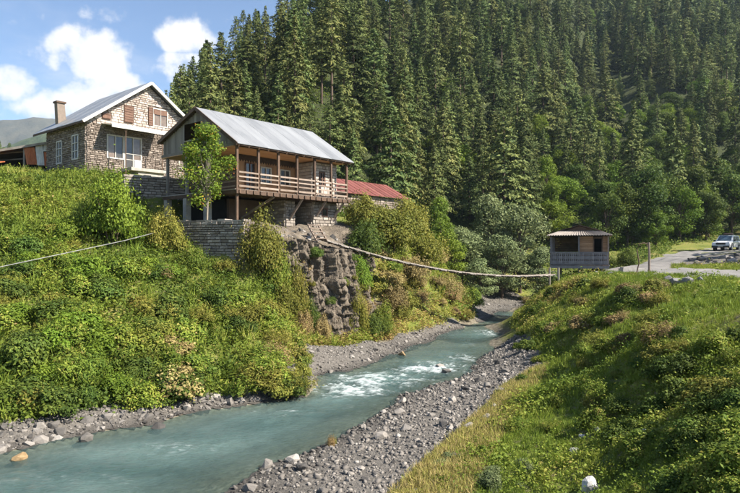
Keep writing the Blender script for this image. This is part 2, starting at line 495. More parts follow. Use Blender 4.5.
for px, lst in {
    0: [(17.6, -5.0), (22, -2.7), (28, .4), (34, 3.1), (40, 4.95), (46, 5.5)],
    60: [(18.6, -5.0), (23, -2.6), (29, .6), (35, 3.2), (41, 4.85)],
    100: [(19.3, -5.0), (24, -2.3), (30, .7), (36, 3.4), (40.5, 5.0)],
    140: [(20.3, -5.0), (25, -2.5), (30, -.2), (34.5, 1.9)],
    170: [(20.8, -5.0), (25, -3.0), (30, -.6), (32.6, .6)],
    205: [(22, -4.9), (26, -3.2), (30.3, -1.1), (31.7, -.9)],
    240: [(22.6, -4.8), (26, -3.8), (29.5, -1.9), (31, -1.3)],
    275: [(23.5, -4.7), (27, -4.2), (30, -3.2), (32, -2.2)],
    300: [(24, -4.8), (28, -4.7), (31.5, -4.6)],
    330: [(29, -5.1), (31.5, -5.0)],
    350: [(30, -5.1), (33, -4.9)],
    370: [(33, -5.0), (36, -4.2), (38.5, -.8), (41, 1.2), (45, 2.2)],
    400: [(36, -5.0), (39, -4.0), (41.5, -.8), (45, 1.2), (50, 2.0)],
    430: [(40, -5.1), (42, -4.2), (45, -1.5), (50, .6)],
    455: [(44, -5.1), (46, -4.4), (50, -3.6), (56, -4.0)],
    475: [(48, -5.1), (53, -5.1), (60, -5.0)],
    500: [(56, -5.3), (62, -5.2), (67, -4.8)],
}.items():
    for d, z in lst:
        PD(px, d, z)
CTRL += [
    # terraces behind the retaining wall and round the houses
    (-11.4, 33.8, 1.5), (-9.4, 33.0, 1.5), (-7.2, 32.3, 1.5), (-5.9, 32.6, 1.3), (-9, 36, 1.5), (-5, 36, 1.2), (-3.6, 35.6, .45), (-2, 38, .4), (-1.5, 36.6, .15), (0, 41, 1.5), (-7, 40, 1.6), (-4, 42, 1.6),
    (-15.2, 38.4, 4.4), (-13.8, 39.2, 4.4), (-12.6, 40.2, 4.4), (-14.4, 36.5, 2.1), (-13.2, 37.3, 1.9), (-12.0, 38.3, 1.8), (-11.2, 39.2, 1.8), (-15, 43, 5.0), (-12, 46, 4.6), (-19.4, 40.4, 5.0), (-17, 43, 5.1), (-25, 46, 5.7), (-20, 50, 5.6), (-30, 55, 5.8), (-14, 52, 5.2), (-3, 50, 2.6), (3, 56, 2.4), (-6, 58, 4), (-45, 30, 5.2), (-45, 60, 6.2), (-45, 10, -2), (-45, 85, 4), (-20, 80, 5), (0, 70, 1), (0, 85, 2),
    # right gravel bar and its grass fringe
    (0.4, 12.4, -5.2), (2.2, 14.5, -5.0), (4.0, 18.2, -4.95), (6.3, 24, -4.95), (7.2, 30, -4.9), (-1.2, 8, -5.3), (-4, 2, -5.4), (-8, -8, -5.4), (2.0, 19, -5.2), (4, 23.5, -5.25),
    # right slope
    (2.6, 11, -4.8), (4.03, 11, -4.45), (6.2, 12.3, -3.45), (6.4, 10, -2.75), (7.9, 10, -1.6), (4.4, 7, -2.7), (6.2, 5, -1.6), (1, 6, -4.9), (2.6, 3, -3.2), (5, 0, -1.7), (0, 0, -5.1),
    (4.4, 14, -4.55), (6.2, 14, -3.95), (7.7, 14.4, -2.7), (9.3, 15, -1.55), (5.4, 18, -4.45), (7.1, 19, -3.75), (8.5, 18.8, -2.6), (9.8, 18.5, -1.7), (7.8, 24, -4.3), (9.6, 24, -2.9), (11.6, 25.5, -1.55), (8.2, 29, -4.4), (10.6, 30, -2.7), (12.4, 31, -1.6),
    (8.9, 34, -4.4), (11.2, 35.5, -2.8), (13.1, 36.5, -1.6), (10.3, 40, -4.2), (12.2, 41, -3.0), (13.6, 42, -2.2), (12.0, 45.6, -4.0), (13.4, 45.5, -2.8), (15.4, 43.8, -1.95), (17.6, 44.3, -1.7), (15.5, 49.5, -2.6), (19, 50, -1.8), (16.5, 53.5, -4.2), (20, 58, -3.6), (24, 64, -3.0), (22, 72, -3),
    (12.5, 18, -1.5), (14, 22.5, -1.45), (15, 28, -1.5), (15.5, 36, -1.5), (18.7, 41, -1.45), (21.5, 49, -1.3), (28, 57, -.85), (36, 64.5, -.4), (43, 71, -.08), (55, 78, .5), (26, 68, -1.0), (34, 72, -.2),
    (25.5, 42, -1.3), (28.5, 45, -.65), (31, 40, -.6), (35, 48, -.2), (36, 56, -.35), (40, 62, -.1), (27, 37, -.9), (30, 30, -1), (20, 20, -1.35), (30, 10, -1.2), (20, 0, -1.4), (10, -8, -1.5), (60, 0, 0), (60, 40, 2.5), (60, 62, 3), (60, 85, 3), (45, 85, 2), (-20, -8, -5.6), (-45, -8, -3),
]
CLIFF = [(-5.2, 32.3), (-4.2, 32.6), (-3.2, 33.2), (-2.2, 34.0), (-1.3, 35.2), (-.6, 36.6), (.2, 38.2)]
for i, (x, y) in enumerate(CLIFF):
    CTRL.append((x + .72 * 1.0, y - .69 * 1.0, (-3.4, -4.7, -5.0, -5.0, -5.0, -5.0, -4.6)[i]))
    CTRL.append((x + .72 * .45, y - .69 * .45, (-3.0, -4.5, -4.9, -4.9, -4.9, -4.9, -4.4)[i]))
    CTRL.append((x - .72 * 1.3, y + .69 * 1.3, (.6, .7, .45, .15, .05, .05, .6)[i]))
CT = np.array(CTRL, float)
_d = np.hypot(CT[:, None, 0] - CT[None, :, 0], CT[:, None, 1] - CT[None, :, 1])
_A = np.zeros((len(CT) + 3,) * 2)
_A[:-3, :-3] = -_d + np.eye(len(CT)) * 1e-3
_A[:-3, -3:] = np.c_[np.ones(len(CT)), CT[:, :2]]
_A[-3:, :-3] = _A[:-3, -3:].T
_W = np.linalg.solve(_A, np.r_[CT[:, 2], 0, 0, 0])


def near_height(x, y):
    x = np.clip(np.asarray(x, float), -45, 60); y = np.clip(np.asarray(y, float), -8, 85)
    sh = x.shape; x = x.ravel(); y = y.ravel()
    out = np.empty(len(x))
    for i in range(0, len(x), 20000):
        a, b = x[i:i + 20000], y[i:i + 20000]
        k = -np.hypot(a[:, None] - CT[None, :, 0], b[:, None] - CT[None, :, 1])
        out[i:i + 20000] = k @ _W[:-3] + _W[-3] + _W[-2] * a + _W[-1] * b
    return out.reshape(sh)


def hill_base(x):
    return 48 + 22 * sstep(-8, 12, x) + 0.30 * np.maximum(0, x - 9)


def hill_height(x, y):
    z = 0.72 * (y - hill_base(x)) - 3
    # the spur ends on the left: its crest runs up and back from behind the stone house
    ax, ay, ux, uy = -29.0, 75.0, .37, .93
    off = (x - ax) * (-uy) + (y - ay) * ux       # metres left of the crest
    z = z - .85 * np.maximum(0, off) - .010 * np.maximum(0, off) ** 2
    gx = .385 * y                                 # the dark draw
    z = z - 13 * np.exp(-((x - gx) / 13.0) ** 2) * sstep(85, 130, y)
    z = z + 6 * fbm(x / 35, y / 35, 3, 5) * sstep(60, 90, y)
    return np.minimum(z, 240)


def height(x, y):
    x = np.asarray(x, float); y = np.asarray(y, float)
    zn = near_height(x, y)
    rough = fbm(x * .9, y * .9, 4, 21)
    wet = zn < WZ + .15
    lump = fbm(x * .55 + 3, y * .55, 3, 27) * 1.1 * sstep(4, 7, x) * sstep(46, 40, y) * sstep(-1.6, -2.3, zn) * sstep(-4.9, -4.0, zn)
    zn = zn + rough * np.where(wet, .12, .42) * sstep(-5.4, -4.2, zn) + lump
    far = sstep(150, 400, np.hypot(x, y - 40))
    zn = zn * (1 - far) - 4 * far
    zh = hill_height(x, y)
    k = 2.0
    d = zh - zn
    return np.where(d > 8, zh, np.where(d < -8, zn, zn + k * np.log1p(np.exp(np.clip(d, -30, 30) / k))))


def axis(lo, hi, fine_lo, fine_hi, step, grow):
    mid = np.arange(fine_lo, fine_hi + 1e-6, step)
    out_hi, s, p = [], step, fine_hi
    while p < hi:
        s *= grow; p += s; out_hi.append(p)
    out_lo, s, p = [], step, fine_lo
    while p > lo:
        s *= grow; p -= s; out_lo.append(p)
    return np.r_[out_lo[::-1], mid, out_hi]


def grid_mesh(name, xs, ys, zf, mat, keep=None, zoff=0.0, vattr=None, smooth=True):
    X, Y = np.meshgrid(xs, ys)
    Z = zf(X, Y) + zoff
    nx, ny = len(xs), len(ys)
    idx = np.arange(nx * ny).reshape(ny, nx)
    F = np.stack([idx[:-1, :-1], idx[:-1, 1:], idx[1:, 1:], idx[1:, :-1]], -1).reshape(-1, 4)
    V = np.stack([X, Y, Z], -1).reshape(-1, 3)
    attrs = {k: f(X, Y, Z).ravel() for k, f in (vattr or {}).items()}
    if keep is not None:
        kc = keep(X, Y).ravel()
        F = F[kc[F].any(1)]
        used = np.unique(F)
        remap = np.full(len(V), -1); remap[used] = np.arange(len(used))
        V = V[used]; F = remap[F]
        attrs = {k: a[used] for k, a in attrs.items()}
    return np_mesh(name, V, F, mat, None, smooth, attrs)


def soil_material():
    m = bpy.data.materials.new("grassy_soil"); n, l = nt(m)
    tcn = n.new("ShaderNodeTexCoord")
    n1 = n.new("ShaderNodeTexNoise"); n1.inputs["Scale"].default_value = .35; n1.inputs["Detail"].default_value = 8; l.new(tcn.outputs["Object"], n1.inputs["Vector"])
    n2 = n.new("ShaderNodeTexNoise"); n2.inputs["Scale"].default_value = 5; n2.inputs["Detail"].default_value = 8; l.new(tcn.outputs["Object"], n2.inputs["Vector"])
    r1 = ramp(n, [(.3, (.07, .095, .02)), (.5, (.13, .15, .03)), (.7, (.20, .175, .055))]); l.new(n1.outputs[0], r1.inputs[0])
    r2 = ramp(n, [(.3, (.10, .075, .045)), (.7, (.19, .155, .10))]); l.new(n2.outputs[0], r2.inputs[0])
    mr = n.new("ShaderNodeMapRange"); mr.inputs[1].default_value = .54; mr.inputs[2].default_value = .72; l.new(n2.outputs[0], mr.inputs[0])
    mx = n.new("ShaderNodeMix"); mx.data_type = "RGBA"; l.new(mr.outputs[0], mx.inputs[0]); l.new(r1.outputs[0], mx.inputs[6]); l.new(r2.outputs[0], mx.inputs[7])
    bed = n.new("ShaderNodeAttribute"); bed.attribute_name = "bed"
    rb = ramp(n, [(.3, (.09, .078, .058)), (.55, (.16, .14, .105)), (.8, (.26, .235, .19))]); l.new(n2.outputs[0], rb.inputs[0])
    mx2 = n.new("ShaderNodeMix"); mx2.data_type = "RGBA"; l.new(bed.outputs["Fac"], mx2.inputs[0]); l.new(mx.outputs[2], mx2.inputs[6]); l.new(rb.outputs[0], mx2.inputs[7])
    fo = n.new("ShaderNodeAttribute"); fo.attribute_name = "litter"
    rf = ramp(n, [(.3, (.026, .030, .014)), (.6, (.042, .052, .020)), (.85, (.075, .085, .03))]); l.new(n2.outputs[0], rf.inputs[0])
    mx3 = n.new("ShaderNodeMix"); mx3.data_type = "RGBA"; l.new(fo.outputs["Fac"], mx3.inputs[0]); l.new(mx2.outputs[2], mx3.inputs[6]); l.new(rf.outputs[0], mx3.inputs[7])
    b = n.new("ShaderNodeBsdfPrincipled"); b.inputs["Roughness"].default_value = .95; b.inputs["Specular IOR Level"].default_value = .1
    l.new(mx3.outputs[2], b.inputs["Base Color"])
    bp = n.new("ShaderNodeBump"); bp.inputs["Strength"].default_value = .8; bp.inputs["Distance"].default_value = .08; l.new(n2.outputs[0], bp.inputs["Height"]); l.new(bp.outputs[0], b.inputs["Normal"])
    o = n.new("ShaderNodeOutputMaterial"); l.new(b.outputs[0], o.inputs[0])
    return m


M["soil"] = soil_material()
def damp(mat):
    n, l = mat.node_tree.nodes, mat.node_tree.links
    b = next(q for q in n if q.type == "BSDF_PRINCIPLED")
    src = b.inputs["Base Color"].links[0].from_socket
    tcn = n.new("ShaderNodeTexCoord"); sp_ = n.new("ShaderNodeSeparateXYZ"); l.new(tcn.outputs["Object"], sp_.inputs[0])
    nz = n.new("ShaderNodeTexNoise"); nz.inputs["Scale"].default_value = 1.3; l.new(tcn.outputs["Object"], nz.inputs["Vector"])
    ad = n.new("ShaderNodeMath"); ad.operation = "MULTIPLY_ADD"; l.new(nz.outputs[0], ad.inputs[0]); ad.inputs[1].default_value = .22; l.new(sp_.outputs["Z"], ad.inputs[2])
    mr = n.new("ShaderNodeMapRange"); mr.inputs[1].default_value = WZ + .12; mr.inputs[2].default_value = WZ + .30; mr.inputs[3].default_value = .42; mr.inputs[4].default_value = 1; l.new(ad.outputs[0], mr.inputs[0])
    vm = n.new("ShaderNodeVectorMath"); vm.operation = "SCALE"; l.new(src, vm.inputs[0]); l.new(mr.outputs[0], vm.inputs["Scale"]); l.new(vm.outputs[0], b.inputs["Base Color"])


damp(M["gravel"])
damp(M["stone_mass"])
xs = axis(-2600, 2600, -27, 24, .3, 1.16)
ys = axis(-600, 3000, 6, 52, .3, 1.07)
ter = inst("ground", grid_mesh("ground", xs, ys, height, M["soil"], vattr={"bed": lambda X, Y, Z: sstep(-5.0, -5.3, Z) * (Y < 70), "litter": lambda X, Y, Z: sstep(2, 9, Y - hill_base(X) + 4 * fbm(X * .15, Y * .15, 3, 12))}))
tag(ter, "grassy valley floor and forested slope", kind="structure")


def ray_ground(px, py, dmin=6.0, dmax=360.0, n=900):
    px = np.asarray(px, float); py = np.asarray(py, float)
    ds = np.geomspace(dmin, dmax, n)
    hit = np.full(px.shape, np.nan)
    X = (px[:, None] - 370) / FPX * ds[None, :]
    Yv = np.broadcast_to(ds[None, :], X.shape)
    Zr = (HORIZON - py[:, None]) / FPX * ds[None, :]
    Zt = height(X, Yv)
    below = Zt >= Zr
    first = below.argmax(1); ok = below.any(1)
    hit[ok] = ds[first[ok]]
    return (px - 370) / FPX * hit, hit, (HORIZON - py) / FPX * hit


# ---- river
xs = np.arange(-30, 21, .11); ys = np.arange(-6, 66, .11)
_cl = [((a[0] + b[0]) / 2, (a[1] + b[1]) / 2) for a, b in zip(
    [LEFT_EDGE[i] for i in (0, 1, 3, 5, 7, 9, 12, 13, 14, 15, 16, 17, 18, 19, 20)],
    [RIGHT_EDGE[i] for i in (0, 1, 3, 4, 6, 7, 9, 10, 11, 12, 13, 14, 15, 16, 17)])]


def rapids(x, y):
    """how broken the water is: strong where the river narrows past the spit"""
    g = 0
    for cx, cy_, rx, ry, w in [(.6, 25.0, 2.8, 2.2, 1.0), (2.8, 27.6, 2.6, 1.9, 1.0), (-.8, 23.6, 2.6, 1.5, .85), (4.6, 30.5, 1.4, 2.2, .55), (-3.2, 20.4, 2.2, 1.2, .42), (8.0, 41, 1.6, 5.0, .5), (6.0, 35, 1.4, 2.5, .35), (-5.5, 16.6, 4, 1.2, .34), (-6.5, 14.5, 4, 1.2, .3)]:
        g = np.maximum(g, w * np.exp(-((x - cx) / rx) ** 2 - ((y - cy_) / ry) ** 2))
    return g


def flow_uv(x, y):
    # across / along the stream, roughly
    a = math.atan2(.8, .62)
    return x * math.sin(a) - y * math.cos(a), x * math.cos(a) + y * math.sin(a)


def crests(u, v):
    """short standing waves lying across the stream"""
    w1 = 1 - np.abs(fbm(u * .9, v * 1.5, 3, 37)) * 5.5
    w2 = 1 - np.abs(fbm(u * 1.9 + 9, v * 2.6, 3, 39)) * 5.0
    return np.clip(np.maximum(w1, .85 * w2), 0, 1)


def water_z(x, y):
    u, v = flow_uv(x, y)
    r = rapids(x, y)
    w = .085 * fbm(u * 1.5, v * 1.1, 4, 31) + .16 * r * (crests(u, v) - .4) + .22 * r * fbm(u * 1.5, v * 1.5, 4, 41) + .05 * np.abs(fbm(u * 3.2, v * 2.4, 3, 33)) * (.5 + r)
    return WZ + w


def foam_a(X, Y, Z):
    u, v = flow_uv(X, Y)
    r = rapids(X, Y)
    return np.clip((crests(u, v) * (.45 + .75 * r) + .9 * fbm(u * .6, v * .6, 3, 43) - .40) * 1.35, 0, 1) * sstep(.12, .6, r)


def depth_a(X, Y, Z):
    return np.clip((WZ - near_height(X, Y)) / .55, 0, 1)


def water_material():
    m = bpy.data.materials.new("river_water"); n, l = nt(m)
    tcn = n.new("ShaderNodeTexCoord"); mp = n.new("ShaderNodeMapping"); mp.inputs["Rotation"].default_value = (0, 0, -.9); mp.inputs["Scale"].default_value = (.55, 1.15, 1)
    l.new(tcn.outputs["Object"], mp.inputs[0])
    nz = n.new("ShaderNodeTexNoise"); nz.inputs["Scale"].default_value = 6.5; nz.inputs["Detail"].default_value = 9; nz.inputs["Roughness"].default_value = .68; l.new(mp.outputs[0], nz.inputs["Vector"])
    nb = n.new("ShaderNodeTexNoise"); nb.inputs["Scale"].default_value = .5; nb.inputs["Detail"].default_value = 4; l.new(mp.outputs[0], nb.inputs["Vector"])
    r = ramp(n, [(.3, (.050, .086, .084)), (.55, (.080, .126, .121)), (.75, (.110, .162, .154))]); l.new(nb.outputs[0], r.inputs[0])
    foam = n.new("ShaderNodeAttribute"); foam.attribute_name = "foam"
    ad = n.new("ShaderNodeMath"); ad.operation = "MULTIPLY_ADD"; l.new(nz.outputs[0], ad.inputs[0]); ad.inputs[1].default_value = 3.2; l.new(foam.outputs["Fac"], ad.inputs[2])
    fm = n.new("ShaderNodeMapRange"); fm.inputs[1].default_value = 1.55; fm.inputs[2].default_value = 2.75; fm.interpolation_type = "SMOOTHSTEP"; l.new(ad.outputs[0], fm.inputs[0])
    gate = n.new("ShaderNodeMath"); gate.operation = "MULTIPLY"; l.new(fm.outputs[0], gate.inputs[0])
    gs = n.new("ShaderNodeMapRange"); gs.inputs[1].default_value = .02; gs.inputs[2].default_value = .3; l.new(foam.outputs["Fac"], gs.inputs[0]); l.new(gs.outputs[0], gate.inputs[1])
    mx = n.new("ShaderNodeMix"); mx.data_type = "RGBA"; l.new(gate.outputs[0], mx.inputs[0]); l.new(r.outputs[0], mx.inputs[6]); mx.inputs[7].default_value = (.50, .56, .56, 1)
    b = n.new("ShaderNodeBsdfPrincipled"); l.new(mx.outputs[2], b.inputs["Base Color"])
    rr = n.new("ShaderNodeMapRange"); rr.inputs[3].default_value = .07; rr.inputs[4].default_value = .6; l.new(gate.outputs[0], rr.inputs[0]); l.new(rr.outputs[0], b.inputs["Roughness"])
    b.inputs["IOR"].default_value = 1.33
    bp = n.new("ShaderNodeBump"); bp.inputs["Strength"].default_value = .9; bp.inputs["Distance"].default_value = .08; l.new(nz.outputs[0], bp.inputs["Height"]); l.new(bp.outputs[0], b.inputs["Normal"])
    nf = n.new("ShaderNodeTexNoise"); nf.inputs["Scale"].default_value = 15; nf.inputs["Detail"].default_value = 4; l.new(mp.outputs[0], nf.inputs["Vector"])
    bp2 = n.new("ShaderNodeBump"); bp2.inputs["Strength"].default_value = .5; bp2.inputs["Distance"].default_value = .03; l.new(nf.outputs[0], bp2.inputs["Height"]); l.new(bp.outputs[0], bp2.inputs["Normal"]); l.new(bp2.outputs[0], b.inputs["Normal"])
    dp = n.new("ShaderNodeAttribute"); dp.attribute_name = "depth"
    al = n.new("ShaderNodeMapRange"); al.inputs[1].default_value = .05; al.inputs[2].default_value = .85; al.inputs[3].default_value = .28; al.inputs[4].default_value = .97; l.new(dp.outputs["Fac"], al.inputs[0])
    am = n.new("ShaderNodeMath"); am.operation = "MAXIMUM"; l.new(al.outputs[0], am.inputs[0]); l.new(gate.outputs[0], am.inputs[1])
    tr = n.new("ShaderNodeBsdfTransparent"); tr.inputs[0].default_value = (.80, .90, .88, 1)
    ms = n.new("ShaderNodeMixShader"); l.new(am.outputs[0], ms.inputs[0]); l.new(tr.outputs[0], ms.inputs[1]); l.new(b.outputs[0], ms.inputs[2])
    o = n.new("ShaderNodeOutputMaterial"); l.new(ms.outputs[0], o.inputs[0])
    return m


M["water"] = water_material()
riv = inst("river_water", grid_mesh("river_water", xs, ys, water_z, M["water"], keep=lambda X, Y: in_poly(X, Y, RIVER) | (poly_dist(X, Y, LEFT_EDGE) < .35) | (poly_dist(X, Y, RIGHT_EDGE) < .35), vattr={"foam": foam_a, "depth": depth_a}))
tag(riv, "turquoise mountain river with white rapids", kind="structure")

# ---- gravel banks (sheets over the ground) and road
BAR_R = [(-5.4, 9), (-3.15, 13.8), (-2.6, 15.3), (-1.3, 16.8), (-.6, 18.3), (.4, 20.4), (1.2, 22.8), (2.5, 24.4), (3.8, 25.6), (5.4, 30), (7.0, 33.6), (8.3, 34.0), (8.0, 30), (7.3, 26.5), (6.9, 24), (5.5, 21), (4.0, 18.2), (2.7, 15.6), (1.4, 13.4), (.2, 11), (-2, 7)]
BAR_L = [(-14.2, 13.1), (-10, 16.3), (-9.2, 17.2), (-8.3, 18.1), (-6.9, 18.9), (-6.2, 20.2), (-4.6, 21.2), (-2.5, 22.6), (-2.25, 24.4), (-2.9, 25.2), (-3.1, 24.0), (-4.85, 21.7), (-6.6, 20.8), (-8.5, 19.2), (-10.0, 18.0), (-11, 17.1), (-15, 14.2)]
SPIT = [(-2.3, 24.3), (-2.45, 26.3), (-.9, 27.3), (0, 28.9), (1.7, 32.4), (4.1, 37), (6.7, 42.3), (6.2, 43.4), (3.2, 38.4), (1.0, 34.8), (-.6, 32.2), (-2.4, 30.6), (-3.4, 28.0), (-3.3, 25.0)]
BAR_F = [(8.3, 45.6), (10.6, 51), (14.4, 58), (16.4, 64), (15, 67), (11, 66), (8.8, 58), (8.5, 51), (7.9, 46.5)]


def sheet(name, poly, lab, step=.16, zoff=.03, m="gravel", grow=.12):
    poly = np.array(poly)
    x0, y0 = poly.min(0) - .4; x1, y1 = poly.max(0) + .4
    o = inst(name, grid_mesh(name, np.arange(x0, x1, step), np.arange(y0, y1, step), height, M[m], keep=lambda X, Y: in_poly(X + .5 * fbm(X * 1.5, Y * 1.5, 3, 3), Y + .5 * fbm(X * 1.5, Y * 1.5, 3, 8), poly), zoff=zoff))
    tag(o, lab, kind="structure")
    return o


bar_r = sheet("gravel_bank", BAR_R, "grey stony gravel bar along the near side of the river")
bar_l = sheet("stony_shore", BAR_L, "narrow stony shore below the overgrown bank")
bar_s = sheet("gravel_spit", SPIT, "grey gravel spit below the cliff")
bar_f = sheet("gravel_flat", BAR_F, "pale gravel flat upstream at the bend", step=.3)

RD = np.array(ROAD)
xs = np.arange(10, 70, .35); ys = np.arange(8, 86, .35)


def road_w(X, Y):
    return 2.9 + .9 * fbm(X * .4, Y * .4, 3, 4)


road = inst("road", grid_mesh("road", xs, ys, height, M["road"], keep=lambda X, Y: (poly_dist(X, Y, ROAD) < road_w(X, Y)) | (poly_dist(X, Y, [(18.2, 41), (17.0, 42.3), (16.2, 42.8)]) < 1.0 + .5 * fbm(X, Y, 2, 2)), zoff=.05))
tag(road, "pale gravel road winding past the hut", kind="structure")


# ------------------------------------------------------------------ rocks
def rock_mesh(name, seed, mat, flat=.55, npts=13):
    r = random.Random(seed)
    bm = bmesh.new()
    for _ in range(npts):
        v = Vector((r.gauss(0, 1), r.gauss(0, 1), r.gauss(0, 1))).normalized() * r.uniform(.8, 1.0)
        bm.verts.new((v.x * .5, v.y * .38, v.z * .5 * flat))
    res = bmesh.ops.convex_hull(bm, input=bm.verts)
    bmesh.ops.delete(bm, geom=[g for g in res["geom_interior"] if isinstance(g, bmesh.types.BMVert)], context="VERTS")
    me = bpy.data.meshes.new(name); bm.to_mesh(me); bm.free()
    if mat: me.materials.append(mat)
    return me


STONES = [rock_mesh("stone", 100 + i, M["stone"], flat=random.Random(i).uniform(.38, .75)) for i in range(9)]
STONES_BIG = [rock_mesh("boulder", 200 + i, M["stone"], flat=.8, npts=20) for i in range(4)]


def mesh_arrays(me):
    V = np.empty(len(me.vertices) * 3, np.float32); me.vertices.foreach_get("co", V)
    F = [tuple(p.vertices) for p in me.polygons]
    return V.reshape(-1, 3), F


STONE_ARR = []
for me in STONES:
    V, F = mesh_arrays(me)
    T = [(f[0], f[i], f[i + 1]) for f in F for i in range(1, len(f) - 1)]
    STONE_ARR.append((V, np.array(T)))


def rot_mats(n, rng, tilt=.35):
    a = rng.uniform(0, 2 * np.pi, n); b = rng.normal(0, tilt, n); c = rng.normal(0, tilt, n)
    ca, sa, cb, sb, cc, sn = np.cos(a), np.sin(a), np.cos(b), np.sin(b), np.cos(c), np.sin(c)
    Z = np.zeros(n); O = np.ones(n)
    Rz = np.stack([np.stack([ca, -sa, Z], -1), np.stack([sa, ca, Z], -1), np.stack([Z, Z, O], -1)], 1)
    Rx = np.stack([np.stack([O, Z, Z], -1), np.stack([Z, cb, -sb], -1), np.stack([Z, sb, cb], -1)], 1)
    Ry = np.stack([np.stack([cc, Z, sn], -1), np.stack([Z, O, Z], -1), np.stack([-sn, Z, cc], -1)], 1)
    return Rz @ Rx @ Ry


def realize(protos, pts, scales, rng, tilt=.35, tints=None, tint_j=.0, normals=False):
    """joins transformed copies of prototype (V, F[, T]) arrays into one set of arrays"""
    n = len(pts); R = rot_mats(n, rng, tilt)
    which = rng.integers(0, len(protos), n)
    Vs, Fs, Ts, base = [], [], [], 0
    for k, pr in enumerate(protos):
        ids = np.where(which == k)[0]
        if not len(ids): continue
        V, F = pr[0], pr[1]
        W = np.einsum("nij,vj->nvi", R[ids], V) * np.asarray(scales)[ids].reshape(len(ids), 1, -1) + pts[ids][:, None, :]
        Vs.append(W.reshape(-1, 3))
        Fs.append((F[None] + (np.arange(len(ids)) * len(V))[:, None, None]).reshape(-1, F.shape[1]) + base)
        base += len(ids) * len(V)
        t0 = (tints[ids] if tints is not None else rng.uniform(0, 1, len(ids)))[:, None]
        tl = pr[2][None] if len(pr) > 2 else np.zeros((1, len(F)))
        Ts.append(np.clip(t0 + tint_j * (tl - .5) + np.zeros((len(ids), len(F))), 0, 1).ravel())
    return np.concatenate(Vs), np.concatenate(Fs), np.concatenate(Ts)


def scatter_poly(poly, n, rng):
    poly = np.array(poly); lo, hi = poly.min(0), poly.max(0)
    out = np.zeros((0, 2))
    while len(out) < n:
        p = rng.uniform(lo, hi, (n * 3, 2))
        out = np.r_[out, p[in_poly(p[:, 0], p[:, 1], poly)]]
    return out[:n]


def in_view(x, y, m=40):
    px = 370 + FPX * x / np.maximum(y, .1)
    return (px > -m) & (px < 740 + m) & (y > 5)


def stones_on(parent, poly, n_big, n_small, smin, smax, seed, bias=None):
    rng = np.random.default_rng(seed)
    p = scatter_poly(poly, n_big * 3, rng)
    p = p[in_view(p[:, 0], p[:, 1])][:n_big]
    s = smin + (smax - smin) * rng.uniform(0, 1, len(p)) ** 2.2
    z = height(p[:, 0], p[:, 1])
    z = np.maximum(z, WZ - .10)
    for i in range(len(p)):
        m = STONES[rng.integers(0, 9)] if s[i] < .42 else STONES_BIG[rng.integers(0, 4)]
        inst("stone", m, parent, (p[i, 0], p[i, 1], z[i] + s[i] * .12), (rng.normal(0, .3), rng.normal(0, .3), rng.uniform(0, 6.28)), (s[i], s[i], s[i]))
    q = scatter_poly(poly, n_small, rng)
    q = q[in_view(q[:, 0], q[:, 1])]
    zz = height(q[:, 0], q[:, 1]) + .035
    ss = rng.uniform(.05, .14, len(q)) * (1 + .9 * (rng.uniform(0, 1, len(q)) > .8))
    V, F, T = realize(STONE_ARR, np.c_[q, zz], ss[:, None], rng, .35, tints=np.clip(rng.normal(.5, .22, len(q)), 0, 1))
    o = inst("pebbles", np_mesh("pebbles", V, F, M["stone_mass"], T), parent)
    tag(o, kind="stuff")


stones_on(bar_r, BAR_R, 300, 7000, .16, .50, 1)
stones_on(bar_l, [(x, y) for x, y in BAR_L], 230, 1500, .16, .52, 2)
stones_on(bar_s, SPIT, 170, 1500, .14, .42, 3)
stones_on(bar_f, BAR_F, 80, 1500, .2, .5, 4)


def thing_rock(name, mesh, loc, s, label, cat="rock", rz=0.0, mat=None, sink=.2, group=None):
    if mat:
        mesh = mesh.copy(); mesh.materials.clear(); mesh.materials.append(mat)
    o = inst(name, mesh, None, (loc[0], loc[1], loc[2] + s * .5 * .5 - sink * s), (0.1, 0.05, rz), (s, s, s))
    tag(o, label, cat, group)
    return o


def at_ground(px, py, dmax=120):
    x, y, z = ray_ground(np.array([px]), np.array([py]), dmax=dmax)
    return float(x[0]), float(y[0]), float(height(x, y)[0])


def on_water(px, py):
    d = -WZ * FPX / (py - HORIZON)
    return ((px - 370) / FPX * d, d, WZ)


thing_rock("boulder", rock_mesh("boulder", 299, None, 1.05, 60), at_ground(590, 491), .38, "white rock lying in the grass at the bottom edge", "rock", .4, M["white_rock"], .05)
thing_rock("boulder", STONES_BIG[1], on_water(20, 459), .5, "ochre boulder awash at the lower left shore", "rock", 1.0, M["ochre_rock"], .25)
thing_rock("boulder", STONES_BIG[2], on_water(403, 355), .6, "ochre boulder in the rapids beside the gravel spit", "rock", 2.0, M["ochre_rock"], .22)
thing_rock("boulder", STONES_BIG[3], on_water(440, 368), .55, "dark boulder splitting the white water", "rock", .3, None, .2)
thing_rock("boulder", STONES_BIG[0], on_water(447, 373), .6, "dark boulder at the gravel edge below the white water", "rock", 2.3, None, .15)
thing_rock("boulder", STONES_BIG[1], on_water(86, 441), .5, "lone grey boulder standing in shallow water off the left shore", "rock", 1.3, None, .1)
thing_rock("boulder", STONES_BIG[2], on_water(159, 428), .5, "dark boulder in the water by the stony shore", "rock", .7, None, .2)

